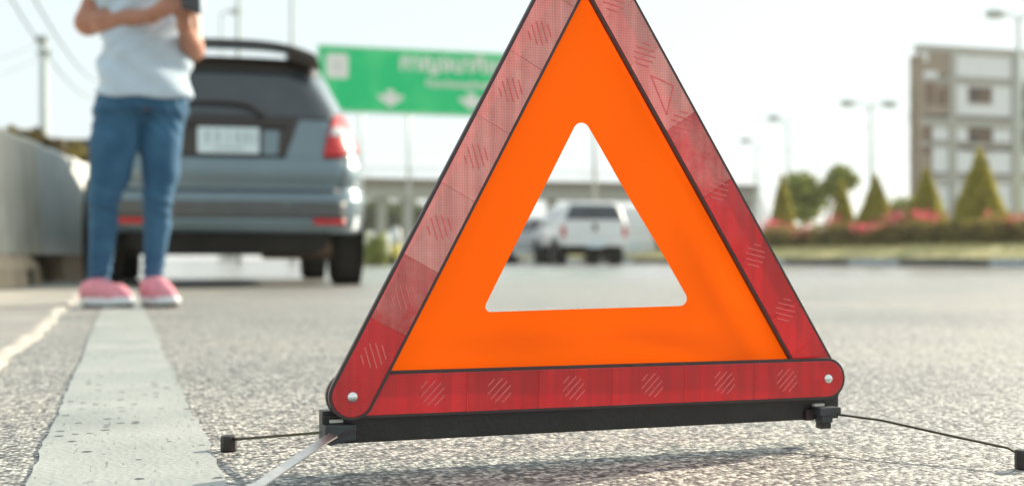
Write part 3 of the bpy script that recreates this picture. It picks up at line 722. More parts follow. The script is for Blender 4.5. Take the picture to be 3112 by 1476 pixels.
pk = far_vehicle('pickup_truck', pk_base, math.radians(9.0) * -1, PK, [.50, .56, .62, .8, 1.0, 1.04, 1.08, 1.12, 1.16, 1.25, 1.35, 1.5, 1.55, 1.6, 1.63, 1.65], M['paint_white'],
    'white pickup truck with a canopy over its bed, seen through the triangle opening', (1.17, 1.55), lambda z: float(np.interp(z, [1.17, 1.55], [.76, .60])), .34, .70, (.95, 3.9), 0.0, 'pickup truck',
    [[(.30, 1.55, 1.16), (.38, 1.50, 1.48)], [(1.75, 3.0, 1.16), (1.72, 2.65, 1.48)]], .52, .86)
MB().box((0.02, -.02, .98), (.10, .03, .20)).build('tailgate_handle', M['trim_black'], pk, bevel=.01)
MB().box((0.0, .03, 1.36), (.03, .02, .36), ).build('window_bar', M['trim_black'], pk)
VN = Shape([(.32, .80, .05, 4.4, .12, .15, .4), (.5, .86, .0, 4.5, .12, .15, .4), (.95, .88, .02, 4.4, .14, .15, .4), (1.1, .87, .05, 3.9, .14, .15, .4), (1.5, .80, .16, 3.3, .16, .2, .4), (1.85, .70, .25, 2.9, .2, .2, .35), (1.96, .5, .4, 2.6, .2, .2, .3)], .05)
vn = far_vehicle('white_van', G(1925, 44.0), math.radians(-9), VN, [.32, .4, .5, .7, .95, 1.0, 1.1, 1.3, 1.5, 1.65, 1.78, 1.85, 1.92, 1.96], M['paint_white'], 'tall white van driving ahead, half hidden by the pickup', (1.12, 1.62),
    lambda z: VN.w(z) - .14, .32, .72, (.8, 3.5), 0.0, 'van', [[(.5, 2.0, 1.15), (.55, 1.9, 1.6)], [(2.1, 3.4, 1.15), (2.05, 2.9, 1.6)]], .60, .95)
for o in list(vn.children):
    if o.name.startswith('rear_window'): o.name = 'rear_door'; o.data.materials.clear(); o.data.materials.append(M['paint_white'])
SV = Shape([(.25, .78, .05, 4.3, .18, .2, .4), (.45, .85, .0, 4.4, .18, .2, .4), (.8, .85, .03, 4.2, .18, .2, .4), (.95, .80, .10, 3.3, .2, .3, .4), (1.1, .73, .35, 2.9, .2, .3, .4), (1.35, .60, .8, 2.3, .2, .3, .3), (1.44, .45, 1.0, 2.0, .2, .2, .2)], .05)
sv = far_vehicle('silver_sedan', G(1640, 38.0), math.radians(-10), SV, [.25, .35, .45, .6, .8, .88, .95, 1.02, 1.1, 1.2, 1.3, 1.35, 1.4, 1.44], M['paint_silver'], 'silver saloon car ahead on the inner side of the white pickup', (.98, 1.30),
    lambda z: SV.w(z) - .12, .30, .70, (.75, 3.3), 0.0, 'car', [[(1.0, 1.75, .98), (1.15, 1.72, 1.3)], [(1.85, 2.9, .98), (1.82, 2.4, 1.3)]], .5, .75)

# ================================================================== concrete barrier on the left
bA = G(0, 7.3); bB = G(248, 9.9)
bdir = (bB - bA).normalized(); brz = math.atan2(bdir.y, bdir.x) - math.pi / 2
def along_px(px):      # distance along the barrier face at which it is seen in column px
    r = math.tan(TH + math.atan((px - 1556.0) / FPX)); d = bdir
    return (r * bA.y - bA.x) / (d.x - r * d.y)
joint, end = along_px(141), along_px(335)
def barrier_segment(s0, s1, upper, base, label, gap):
    o = empty('barrier_segment', bA + bdir * s0, brz, label, 'barrier', 'concrete barrier beside the road')
    n = s1 - s0
    mb = MB(); prof = [(-.02, .20), (-.03, .30), (-.05, .55), (-.07, .93), (-.09, .955), (-.24, .955), (-.26, .93), (-.28, .55), (-.31, .20)]
    k = len(prof); N = 26; vs = []
    for i in range(N + 1):
        y = .012 + (n - .024) * i / N
        vs += [(x + .004 * math.sin(i * 1.7 + j), y, z + (.006 * math.sin(i * .9 + s0) if z > .9 else 0)) for j, (x, z) in enumerate(prof)]
    fs = [(i * k + j, i * k + (j + 1) % k, (i + 1) * k + (j + 1) % k, (i + 1) * k + j) for i in range(N) for j in range(k)]
    fs += [tuple(range(k))[::-1], tuple(N * k + j for j in range(k))]
    mb.add(vs, fs).build('wall_panel', upper, o, smooth=False)
    # plinth blocks with drain openings between them
    for a, b_, toe in gap:
        mb = MB(); mb.add([(toe, a, 0), (toe - .02, a, .12), (-.03, a, .205), (-.30, a, .205), (-.33, a, 0), (toe, b_, 0), (toe - .02, b_, .12), (-.03, b_, .205), (-.30, b_, .205), (-.33, b_, 0)],
                          [(4, 3, 2, 1, 0), (5, 6, 7, 8, 9)] + [(j, (j + 1) % 5, 5 + (j + 1) % 5, 5 + j) for j in range(5)])
        mb.build('plinth', base, o, bevel=.012)
    return o
sA = along_px(-600)
seg1 = barrier_segment(sA, joint, M['barrier_old'], M['barrier_base'], 'weathered tan concrete barrier segment at the edge of the frame',
    [(0.0, along_px(38) - sA, .10), (along_px(58) - sA, along_px(98) - sA, .07)])
seg2 = barrier_segment(joint, end, M['barrier_pale'], M['barrier_base'], 'pale painted concrete barrier segment behind the standing person',
    [(along_px(208) - joint, end - joint, .0)])
MB().box((.055, along_px(50) - sA, .055), (.05, .14, .09)).build('drain_hole', M['underbody'], seg1)
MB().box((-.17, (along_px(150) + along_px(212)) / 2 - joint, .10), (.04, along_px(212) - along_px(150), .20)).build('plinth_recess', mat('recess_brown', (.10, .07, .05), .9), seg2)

# ================================================================== person
def smin(a, b_, k):
    h = np.clip(.5 + .5 * (b_ - a) / k, 0, 1); return b_ * (1 - h) + a * h - k * h * (1 - h)
class Field:
    """signed distance field on a grid, built from tapered capsules and elliptical lofts; meshed with surface nets"""
    def __init__(s, lo, hi, h):
        s.lo = np.array(lo, float); s.h = h; n = np.ceil((np.array(hi) - s.lo) / h).astype(int) + 1
        s.ax = [s.lo[i] + h * np.arange(n[i]) for i in range(3)]; s.d = np.full(n, .2, np.float32)
    def _sub(s, lo, hi):
        sl = []
        for i in range(3):
            a = max(0, int((lo[i] - s.lo[i]) / s.h)); b_ = min(len(s.ax[i]), int((hi[i] - s.lo[i]) / s.h) + 2); sl.append(slice(a, max(a, b_)))
        return tuple(sl), np.meshgrid(*[s.ax[i][sl[i]] for i in range(3)], indexing='ij')
    def cone(s, a, b_, ra, rb, k=.02):
        a, b_ = np.array(a, float), np.array(b_, float); m = max(ra, rb) + k + .03
        sl, (X, Y, Z) = s._sub(np.minimum(a, b_) - m, np.maximum(a, b_) + m)
        if s.d[sl].size == 0: return s
        ab = b_ - a; L2 = max(1e-9, ab @ ab)
        t = np.clip(((X - a[0]) * ab[0] + (Y - a[1]) * ab[1] + (Z - a[2]) * ab[2]) / L2, 0, 1)
        d = np.sqrt((X - a[0] - t * ab[0]) ** 2 + (Y - a[1] - t * ab[1]) ** 2 + (Z - a[2] - t * ab[2]) ** 2) - (ra + t * (rb - ra))
        s.d[sl] = smin(s.d[sl], d, k); return s
    def chain(s, pts, rad, k=.02):
        for i in range(len(pts) - 1): s.cone(pts[i], pts[i + 1], rad[i], rad[i + 1], k)
        return s
    def ell(s, c, r, yaw=0., pitch=0., k=.02):
        c = np.array(c, float); m = max(r) + k + .03
        sl, (X, Y, Z) = s._sub(c - m, c + m); X = X - c[0]; Y = Y - c[1]; Z = Z - c[2]
        x = X * math.cos(yaw) + Y * math.sin(yaw); y = -X * math.sin(yaw) + Y * math.cos(yaw)
        y, Z = y * math.cos(pitch) + Z * math.sin(pitch), -y * math.sin(pitch) + Z * math.cos(pitch)
        q = np.sqrt((x / r[0]) ** 2 + (y / r[1]) ** 2 + (Z / r[2]) ** 2)
        g = np.sqrt((x / r[0] ** 2) ** 2 + (y / r[1] ** 2) ** 2 + (Z / r[2] ** 2) ** 2) + 1e-6
        s.d[sl] = smin(s.d[sl], q * (q - 1) / g, k); return s
    def loft(s, rows, yaw, k=.02):
        """rows: z, cx, cy, rx, ry (ellipses turned by yaw)"""
        rows = np.array(rows, float); z0, z1 = rows[0, 0], rows[-1, 0]; m = rows[:, 3].max() + k + .04
        sl, (X, Y, Z) = s._sub((rows[:, 1].min() - m, rows[:, 2].min() - m, z0 - .05), (rows[:, 1].max() + m, rows[:, 2].max() + m, z1 + .05))
        I = lambda j: np.interp(Z, rows[:, 0], rows[:, j])
        X, Y = X - I(1), Y - I(2); x = X * math.cos(yaw) + Y * math.sin(yaw); y = -X * math.sin(yaw) + Y * math.cos(yaw); rx, ry = I(3), I(4)
        q = (np.abs(x / rx) ** 2.3 + np.abs(y / ry) ** 2.3) ** (1 / 2.3)
        d = np.maximum((q - 1) * np.minimum(rx, ry), np.maximum(z0 - Z, Z - z1))
        s.d[sl] = smin(s.d[sl], d, k); return s
    def cut(s, f):
        X, Y, Z = np.meshgrid(*s.ax, indexing='ij'); s.d = np.maximum(s.d, f(X, Y, Z)).astype(np.float32); return s
    def push(s, f):
        X, Y, Z = np.meshgrid(*s.ax, indexing='ij'); s.d = (s.d + f(X, Y, Z)).astype(np.float32); return s
    def mesh(s, name, relax=2):
        d = s.d; neg = d < 0; n = np.array(d.shape); c = tuple(n - 1)
        cnt = np.zeros(c, np.int8); pos = np.zeros(c + (3,), np.float32)
        for axis in range(3):
            o = [a for a in range(3) if a != axis]
            for i in (0, 1):
                for j in (0, 1):
                    s0 = [slice(0, -1)] * 3; s1 = [slice(0, -1)] * 3
                    s0[axis] = slice(0, -1); s1[axis] = slice(1, None)
                    for q, v in ((o[0], i), (o[1], j)):
                        s0[q] = s1[q] = slice(v, n[q] - 1 + v)
                    A, B = d[tuple(s0)], d[tuple(s1)]; x = (A < 0) != (B < 0)
                    t = np.where(x, A / np.where(x, A - B, 1), 0)
                    cnt += x
                    pos[..., axis] += np.where(x, t, 0)
                    if i: pos[..., o[0]] += x
                    if j: pos[..., o[1]] += x
        act = cnt > 0; idx = np.full(c, -1, np.int64); idx[act] = np.arange(act.sum())
        base = np.argwhere(act); V = s.lo + s.h * (base + pos[act] / cnt[act][:, None])
        F = []
        for axis in range(3):
            o = [a for a in range(3) if a != axis]
            s0 = [slice(1, -1)] * 3; s1 = [slice(1, -1)] * 3; s0[axis] = slice(0, -1); s1[axis] = slice(1, None)
            x = neg[tuple(s0)] != neg[tuple(s1)]; e = np.argwhere(x)
            off = np.array([1, 1, 1]); off[axis] = 0; e = e + off
            flip = neg[tuple(s0)][x]
            def cell(di, dj):
                q = e.copy(); q[:, o[0]] -= di; q[:, o[1]] -= dj; return idx[q[:, 0], q[:, 1], q[:, 2]]
            quad = np.stack([cell(1, 1), cell(0, 1), cell(0, 0), cell(1, 0)], 1)
            if axis == 1: flip = ~flip
            quad[~flip] = quad[~flip][:, ::-1]; F.append(quad)
        F = np.concatenate(F)
        for _ in range(relax):                              # light smoothing keeps the skin free of grid steps
            acc = np.zeros_like(V); w = np.zeros(len(V))
            for a in range(4):
                np.add.at(acc, F[:, a], V[F[:, (a + 1) % 4]]); np.add.at(w, F[:, a], 1)
                np.add.at(acc, F[:, a], V[F[:, a - 1]]); np.add.at(w, F[:, a], 1)
            V = V * .5 + .5 * acc / w[:, None]
        me = bpy.data.meshes.new(name); me.from_pydata(V.tolist(), [], F.tolist())
        me.polygons.foreach_set('use_smooth', [True] * len(F)); me.update()
        return me

PZ = 4.56; PS = FPX / PZ                               # the person stands this far ahead; pixels per metre there
def J(px, py, d=0.0):
    """joint seen at (px, py); d metres nearer the camera. Local frame: x right, y away, z up"""
    Z = PZ - d; return np.array(((px - 420.0) / PS if d == 0 else ((px - 1556.0) / FPX * Z - (420.0 - 1556.0) / FPX * PZ), -d, CAM_H + (HORIZON - py) / FPX * Z))
person = empty('person', G(420, PZ), -TH, 'person in white t-shirt, blue jeans and pink trainers holding a phone', 'person')
YAW = math.radians(38)                                  # turned towards picture right
fx, fy = math.sin(YAW), -math.cos(YAW)                  # facing direction
# joints
hipR, hipL = J(362, 345, .04), J(492, 345, -.03)
kneeR, kneeL = J(315, 602, .07), J(478, 602, .0)
ankR, ankL = J(298, 865, .02), J(464, 852, -.04)
shR, shL = J(345, -132, .05), J(552, -132, -.10)
elR, elL = J(266, 70, .06), J(586, 152, -.02)
wrR, wrL = J(462, 48, .19), J(560, 78, .17)
neck = J(450, -215, .0); headc = J(462, -318, .06)
trunk = [(.69, 437, .148, .106), (.76, 445, .150, .110), (.84, 446, .144, .106), (.93, 446, .133, .098), (1.0, 446, .131, .098), (1.10, 445, .142, .108), (1.19, 446, .156, .106), (1.245, 448, .146, .088), (1.285, 450, .112, .068), (1.325, 452, .062, .055)]
def trunk_rows(dr, z0=0, z1=9, extra=0):
    return [(z, (c - 420) / PS, -.02, rx + dr, ry + dr) for z, c, rx, ry in trunk if z0 <= z <= z1]
def legs(F_, dr, k):
    for h, kn, an, r in ((hipR, kneeR, ankR, (.086, .082, .073, .054, .050, .039)), (hipL, kneeL, ankL, (.084, .075, .066, .052, .049, .035))):
        mid = h * .62 + kn * .38; low = h * .30 + kn * .70 + np.array((.008, 0, 0)); calf = kn * .68 + an * .32 + np.array((0, .018, 0))
        F_.chain([h, mid, low, kn, calf, an], [q + dr for q in r], min(k, .012))
def hand(F_, wr, palm, across, fdir, curl, n_, thumb, scale=1.0):
    """palm then four bent fingers and a thumb leaving its side"""
    wr, palm, across, fdir, curl, thumb = (np.array(q, float) for q in (wr, palm, across, fdir, curl, thumb))
    u = lambda v: v / np.linalg.norm(v)
    across, fdir, curl, thumb = u(across), u(fdir), u(curl), u(thumb)
    F_.cone(wr, palm, .024, .027, .014)
    F_.cone(palm - across * .018, palm - across * .018 + fdir * .035, .014, .013, .010)
    F_.cone(palm + across * .018, palm + across * .018 + fdir * .032, .014, .012, .010)
    for i, ln in enumerate((.90, 1.0, .94, .76)):
        b0 = palm + fdir * .040 + across * (-.027 + .018 * i)
        d1 = u(fdir + curl * (.35 + .05 * i)); d2 = u(fdir * .5 + curl * (.9 + .05 * i)); d3 = u(fdir * .1 + curl)
        p1 = b0 + d1 * .036 * ln; p2 = p1 + d2 * .024 * ln; p3 = p2 + d3 * .018 * ln
        F_.chain([b0 - fdir * .02, b0, p1, p2, p3], [.0095, .0092, .0086, .0078, .0068], .004)
    t0 = palm - across * .022 - fdir * .005
    t1 = t0 + u(thumb + fdir * .2) * .030; t2 = t1 + u(thumb * .6 + fdir * .8) * .026; t3 = t2 + u(thumb * .3 + fdir) * .020
    F_.chain([t0, t1, t2, t3], [.014, .0115, .0100, .0080], .006)
fb = Field((-.36, -.42, -.0), (.42, .30, 1.60), .006)
fb.loft(trunk_rows(-.016), YAW * .85, .03)
legs(fb, -.020, .03)
for sh, e, w_, r in ((shR, elR, wrR, (.050, .046, .041, .037, .025)), (shL, elL, wrL, (.048, .043, .038, .035, .025))):
    fb.chain([sh, sh * .5 + e * .5, e, e * .72 + w_ * .28, w_], r, .022)
for a_, kdir in ((ankR, (.8, -.55)), (ankL, (.7, -.7))):
    fb.chain([a_, a_ + np.array((0, 0, -.055)), a_ + np.array((kdir[0] * .12, kdir[1] * .12, -.07))], (.034, .030, .024), .02)
fb.chain([neck + np.array((0, 0, -.06)), neck + np.array((.01, -.015, .07))], (.054, .050), .03)
fb.ell(headc, (.074, .092, .112), YAW, 0, .02)
fd = np.array((fx, fy, 0)); sd = np.array((math.cos(YAW), math.sin(YAW), 0)); zu = np.array((0, 0, 1.))
fb.ell(headc + fd * .055 - zu * .070, (.048, .040, .042), YAW, 0, .03)                    # jaw
fb.cone(headc + fd * .090 + zu * .012, headc + fd * .108 - zu * .024, .008, .012, .012)   # nose
for q in (-1, 1):
    fb.ell(headc + sd * q * .074 - zu * .005, (.010, .020, .030), YAW, 0, .008)           # ears
    fb.ell(headc + fd * .088 + sd * q * .030 + zu * .022, (.022, .008, .008), YAW, 0, .012)   # brow
fb.cone(headc + fd * .094 + sd * .018 - zu * .052, headc + fd * .094 - sd * .018 - zu * .052, .007, .007, .008)
hand(fb, wrR, wrR + np.array((.040, -.012, .022)), (-.35, .25, .90), (.88, -.1, .45), (.35, .6, -.25), 4, (-.05, .2, .95))
hand(fb, wrL, wrL + np.array((.002, -.005, .042)), (.85, .35, .1), (-.05, -.15, 1.0), (-.6, -.7, .2), 4, (-.8, -.35, .5))
skin_m, nt, b = new_mat('skin'); L = nt.links; co = texco(nt)
nz = node(nt, 'ShaderNodeTexNoise', Scale=14.0, Detail=4.0); L.new(co, nz.inputs['Vector'])
L.new(ramp(nt, nz.outputs['Fac'], [(.3, (.34, .150, .092)), (.7, (.42, .195, .125))]), b.inputs['Base Color']); b.inputs['Roughness'].default_value = .5
b.inputs['Subsurface Weight'].default_value = .15; b.inputs['Subsurface Radius'].default_value = (.012, .005, .003)
body_o = link('body', fb.mesh('body'), skin_m, person)
# eyes, hair
hair = Field((-.2, -.3, 1.05), (.35, .25, 1.62), .008)
hair.ell(headc - fd * .018 + zu * .022, (.086, .096, .112), YAW, 0, .02)
hair.chain([headc - fd * .06 + zu * .0, neck - fd * .085 + zu * .0, neck - fd * .115 - zu * .16], (.085, .080, .050), .03)
hair.cut(lambda X, Y, Z: -((X - headc[0]) * -fx + (Y - headc[1]) * -fy + .035 + np.maximum(0, (Z - headc[2] - .045)) * 1.6))
hair_m = mat('dark_brown_hair', (.022, .014, .010), .45, var=.4, scale=60, bump=.5, bscale=90)
link('hair', hair.mesh('hair'), hair_m, person)
for q in (-1, 1):
    MB().lathe([(.001, -.011), (.007, -.009), (.011, 0), (.007, .009), (.001, .011)], 12).build('eye', mat('eye_white', (.62, .60, .57), .2) if q < 0 else bpy.data.materials['eye_white'], person, smooth=True, loc=tuple(headc + fd * .0795 + sd * q * .030 + zu * .006))
    MB().lathe([(.0001, -.0055), (.005, -.003), (.0055, 0), (.005, .003), (.0001, .0055)], 12).build('iris', mat('iris_dark', (.03, .018, .012), .2) if q < 0 else bpy.data.materials['iris_dark'], bpy.data.objects['eye' if q < 0 else 'eye.001'], smooth=True, loc=tuple(fd * .0075))
# jeans
fj = Field((-.30, -.26, .03), (.30, .24, .90), .006)
legs(fj, -.002, .035)
fj.loft(trunk_rows(.0, 0, .85), YAW * .85, .04)
def creases(X, Y, Z):
    s_ = .0035 * np.sin(Z * 150 + X * 50) * np.exp(-((Z - .36) / .06) ** 2) + .004 * np.sin(Z * 190 - X * 60) * np.exp(-((Z - .13) / .05) ** 2)
    return s_ + .003 * np.sin(Z * 110 + X * 120 + Y * 60) * np.exp(-((Z - .66) / .07) ** 2)
fj.push(creases)
fj.cut(lambda X, Y, Z: np.maximum(.085 + .03 * Y - Z, Z - .86))
jm, nt, b = new_mat('blue_denim'); L = nt.links; co = texco(nt)
n1 = node(nt, 'ShaderNodeTexNoise', Scale=9.0, Detail=5.0); L.new(co, n1.inputs['Vector'])
L.new(ramp(nt, n1.outputs['Fac'], [(.3, (.014, .066, .140)), (.7, (.045, .140, .245))]), b.inputs['Base Color']); b.inputs['Roughness'].default_value = .9
wv = node(nt, 'ShaderNodeTexNoise', Scale=400.0); L.new(co, wv.inputs['Vector']); bp = node(nt, 'ShaderNodeBump', Strength=.2, Distance=.002); L.new(wv.outputs['Fac'], bp.inputs['Height']); L.new(bp.outputs[0], b.inputs['Normal'])
link('jeans', fj.mesh('jeans'), jm, person)
# shirt
fs_ = Field((-.30, -.28, .66), (.36, .26, 1.36), .006)
fs_.loft(trunk_rows(.014), YAW * .85, .03)
for sh, e in ((shR, elR), (shL, elL)):
    fs_.cone(sh, sh * .52 + e * .48, .055, .064, .05)
hem_dir = lambda X: .728 + .55 * (X - .03) ** 2 + .004 * np.sin(X * 40)
def folds(X, Y, Z):
    a = .0085 * np.sin((X * .8 + Z * 1.0) * 48) * np.exp(-((Z - .84) / .10) ** 2)
    return a + .0070 * np.sin((X * 1.0 - Z * 1.3) * 62 + 1) * np.exp(-((Z - .98) / .10) ** 2) - .004 * np.exp(-((Z - .74) / .025) ** 2)
fs_.push(folds)
arm_cut = lambda X, Y, Z: np.maximum.reduce([(X - c[0]) * n_[0] + (Y - c[1]) * n_[1] + (Z - c[2]) * n_[2] - 0 for c, n_ in ()] or [np.full_like(X, -1)])
fs_.cut(lambda X, Y, Z: hem_dir(X) - Z)
tm = mat('white_cotton', (.56, .68, .79), .9, var=.05, scale=12, bump=.15, bscale=300, trans=.15)
link('tshirt', fs_.mesh('tshirt'), tm, person)
# trainers
tr_up = mat('pink_knit', (.70, .27, .33), .85, var=.18, scale=25, bump=.3, bscale=300)
tr_mid = mat('trainer_midsole', (.66, .70, .72), .6, var=.06)
tr_sole = mat('trainer_outsole', (.10, .075, .06), .8)
for nm, a_, heel, toe, dh, dt in (('r', ankR, J(252, 905, .03), J(402, 915, .16), .03, .16), ('l', ankL, J(440, 905, -.03), J(533, 915, .10), -.03, .10)):
    h3, t3 = heel.copy(), toe.copy(); h3[2] = 0; t3[2] = 0
    d = (t3 - h3); ln = np.linalg.norm(d); d /= ln; sdv = np.array((-d[1], d[0], 0))
    F2 = Field(np.minimum(h3, t3) - .08, np.maximum(h3, t3) + np.array((.08, .08, .16)), .005)
    F2.chain([h3 + d * .035 + zu * .05, h3 + d * .09 + zu * .06, h3 + d * (ln - .07) + zu * .042, h3 + d * (ln - .03) + zu * .034], (.036, .040, .038, .026), .02)
    F2.cone(h3 + d * .045 + zu * .06, a_ + zu * (-.01), .036, .044, .02)
    F2.cut(lambda X, Y, Z: np.maximum(.026 - Z, Z - .112 - .25 * ((X - h3[0]) * d[0] + (Y - h3[1]) * d[1] - .06)))
    sh_o = link('trainer', F2.mesh('trainer'), tr_up, person)
    prof = []
    for q in np.linspace(0, 2 * math.pi, 36, endpoint=False):
        tt = .5 - .5 * math.cos(q); wdt = (.034 + .010 * math.sin(tt * math.pi) + .006 * tt) * math.sin(q) * (1.0 if abs(math.sin(q)) < .5 else 1.0)
        wdt = math.copysign(min(abs(wdt) * 1.25, .043), wdt)
        prof.append(h3 + d * (tt * ln) + sdv * wdt)
    mb = MB(); n = len(prof)
    rings = []
    for zz, sc_, lift in ((.010, .97, 0), (.016, 1.02, 0), (.030, 1.0, 0), (.036, .94, 0)):
        ctr = (h3 + t3) / 2
        rings += [tuple(ctr + (p - ctr) * sc_ + zu * (zz + .012 * max(0, ((p - h3) @ d) / ln - .75) * 2)) for p in prof]
    mb.add(rings, [(i * n + k, i * n + (k + 1) % n, (i + 1) * n + (k + 1) % n, (i + 1) * n + k) for i in range(3) for k in range(n)] + [tuple(range(n))[::-1], tuple(3 * n + k for k in range(n))])
    mb.build('midsole', tr_mid, sh_o, smooth=True)
    mb = MB(); ctr = (h3 + t3) / 2
    rings = [tuple(ctr + (p - ctr) * sc_ + zu * (zz + .012 * max(0, ((p - h3) @ d) / ln - .75) * 2)) for zz, sc_ in ((.001, .93), (.0105, .96)) for p in prof]
    mb.add(rings, [(k, (k + 1) % n, n + (k + 1) % n, n + k) for k in range(n)] + [tuple(range(n))[::-1], tuple(n + k for k in range(n))])
    mb.build('outsole', tr_sole, sh_o)
# phone
ph = empty('smartphone', person.location, -TH, 'black smartphone held upright in both hands', 'phone')
pc = J(580, -14, .225)
pbx = MB().box((0, 0, 0), (.070, .009, .145)).build('phone_body', mat('black_phone', (.012, .012, .014), .15, var=.1), ph, bevel=.004, loc=tuple(pc), rot=(math.radians(-28), math.radians(12), math.radians(38)))
MB().box((0, .0050, 0), (.064, .0012, .138)).build('screen', mat('phone_screen', (.02, .022, .026), .05), pbx)

# ================================================================== leaves
def leaf_mesh(name, centers, size, outward=None, n_sides=4, seed=0, aspect=.55):
    """one small folded leaf face per centre, turned at random (biased outward)"""
    r = np.random.default_rng(seed); n = len(centers)
    nrm = r.normal(size=(n, 3)); 
    if outward is not None: nrm = nrm * .75 + outward
    nrm /= np.linalg.norm(nrm, axis=1, keepdims=True)
    t = np.cross(nrm, r.normal(size=(n, 3))); t /= np.linalg.norm(t, axis=1, keepdims=True); b_ = np.cross(nrm, t)
    s_ = (size * r.uniform(.6, 1.35, n))[:, None]
    v = np.stack([centers - t * s_, centers - b_ * s_ * aspect + nrm * s_ * .12, centers + t * s_, centers + b_ * s_ * aspect + nrm * s_ * .12], 1).reshape(-1, 3)
    me = bpy.data.meshes.new(name); me.from_pydata(v.tolist(), [], (np.arange(n * 4).reshape(-1, 4)).tolist()); me.update(); return me
def leaf_mat(name, c1, c2, rough=.6, trans=.45):
    m, nt, b = new_mat(name); L = nt.links
    gi = node(nt, 'ShaderNodeNewGeometry'); c = ramp(nt, gi.outputs['Random Per Island'], [(0.0, c1), (1.0, c2)])
    L.new(c, b.inputs['Base Color']); b.inputs['Roughness'].default_value = rough; b.inputs['Specular IOR Level'].default_value = .3
    tr = nt.nodes.new('ShaderNodeBsdfTranslucent'); L.new(c, tr.inputs['Color']); ms = node(nt, 'ShaderNodeMixShader'); ms.inputs[0].default_value = trans
    L.new(b.outputs[0], ms.inputs[1]); L.new(tr.outputs[0], ms.inputs[2]); L.new(ms.outputs[0], nt.nodes['Material Output'].inputs[0]); return m
M['leaf_cone'] = leaf_mat('topiary_leaf', (.30, .28, .035), (.56, .49, .09))
M['leaf_hedge'] = leaf_mat('hedge_leaf', (.16, .135, .035), (.33, .27, .08))
M['leaf_tree'] = leaf_mat('tree_leaf', (.18, .22, .05), (.38, .42, .11))
M['leaf_dark'] = leaf_mat('dark_tree_leaf', (.05, .08, .018), (.12, .16, .03))
M['blossom'] = leaf_mat('pink_blossom', (.70, .07, .16), (.85, .20, .25), .7, .4)
M['bark'] = mat('bark', (.16, .12, .085), .9, var=.3, scale=20, bump=.5, bscale=30)
M['grass'] = leaf_mat('dry_grass', (.34, .30, .12), (.58, .52, .24), .8, .3)
M['turf'] = mat('turf', (.42, .38, .18), .95, var=.25, scale=3)

# ================================================================== planted median on the right
MX = 16.0                                             # kerb line
def yspan(a, b_): return a, b_
kerb_m1, kerb_m2 = mat('kerb_dark', (.11, .105, .095), .85, var=.3, scale=6), mat('kerb_pale', (.36, .40, .42), .8, var=.2, scale=6)
me_cache = {}
kerb = empty('kerb', (MX, 0, 0)); tag(kerb, 'long painted kerb edging the planted median', 'kerb')
y = 8.0; k = 0
while y < 75:
    big = MB().box((.09, .5, .085), (.18, .985, .17)).build('kerb_stone', kerb_m1 if k % 5 not in (1, 2) else kerb_m2, kerb, loc=(0, y, 0), bevel=.02) if k < 2 else None
    if big is None:
        src = me_cache['a' if k % 5 not in (1, 2) else 'b']; o = bpy.data.objects.new('kerb_stone', src); COL.objects.link(o); o.parent = kerb; o.location = (0, y, 0)
    else: me_cache['a' if k % 5 not in (1, 2) else 'b'] = big.data
    y += 1.0; k += 1
# turf bank
vs = []; fs = []; cols = [(MX + .17, .165), (MX + .5, .26), (MX + 1.2, .40), (MX + 2.2, .50), (MX + 5, .52), (MX + 9.5, .50), (MX + 10, .10)]; ys = np.arange(6, 110, 1.0)
for y in ys:
    for x, z in cols: vs.append((x, y, z + .02 * math.sin(y * 1.3 + x)))
K = len(cols)
fs = [(a * K + i, a * K + i + 1, (a + 1) * K + i + 1, (a + 1) * K + i) for a in range(len(ys) - 1) for i in range(K - 1)]
tag(MB().add(vs, fs).build('grass_bank', M['turf'], smooth=True), kind='structure')
n = 14000; gx = rng.uniform(MX + .2, MX + 2.3, n); gy = rng.uniform(9, 60, n)
gz = np.interp(gx, [c[0] for c in cols], [c[1] for c in cols])
go = link('grass', leaf_mesh('grass', np.stack([gx, gy, gz + .02], 1), .035, np.array([[0.0, 0, .2]]), seed=3, aspect=.25), M['grass'])
tag(go, 'short dry grass on the bank above the kerb', 'grass', kind='stuff')
# flowering hedge
def hedge_points(n, y0, y1, x0, x1, zb, zt, seed):
    r = np.random.default_rng(seed); y = r.uniform(y0, y1, n); u = r.random(n)
    bump = .10 * np.sin(y * 1.9) + .07 * np.sin(y * 4.3 + 1) + .05 * np.sin(y * 9.1)
    top = zt + bump
    face = u < .55
    x = np.where(face, x0 + np.abs(r.normal(0, .07, n)) + .06 * np.sin(y * 5), r.uniform(x0, x1, n)); z = np.where(face, zb + (top - zb) * r.random(n), top - np.abs(r.normal(0, .06, n)))
    return np.stack([x, y, z], 1)
hg = empty('flowering_hedge', (MX + 2.2, 30, .48), 0, 'long olive green hedge with pink blossoms on the median', 'hedge')
hp = hedge_points(26000, 11, 70, MX + 2.1, MX + 3.2, .46, 1.00, 5)
def rel(o, pts): return pts - np.array(o.location)
ho = link('foliage', leaf_mesh('foliage', rel(hg, hp), .050, seed=6), M['leaf_hedge'], hg)
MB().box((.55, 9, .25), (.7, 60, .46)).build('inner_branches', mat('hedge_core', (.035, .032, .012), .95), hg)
r5 = np.random.default_rng(11); bl = []
for c in range(210):
    yy = r5.uniform(11, 70); xx = MX + r5.uniform(2.1, 3.2); zz = 1.03 + .10 * math.sin(yy * 1.9) + r5.uniform(-.12, .10)
    if math.sin(yy * 2.4) + math.sin(yy * .9 + 1) < -.5: continue
    m_ = r5.integers(25, 70); bl.append(np.array((xx, yy, zz)) + r5.normal(size=(m_, 3)) * np.array((.12, .18, .075)))
link('blossoms', leaf_mesh('blossoms', rel(hg, np.concatenate(bl)), .048, seed=8), M['blossom'], hg)
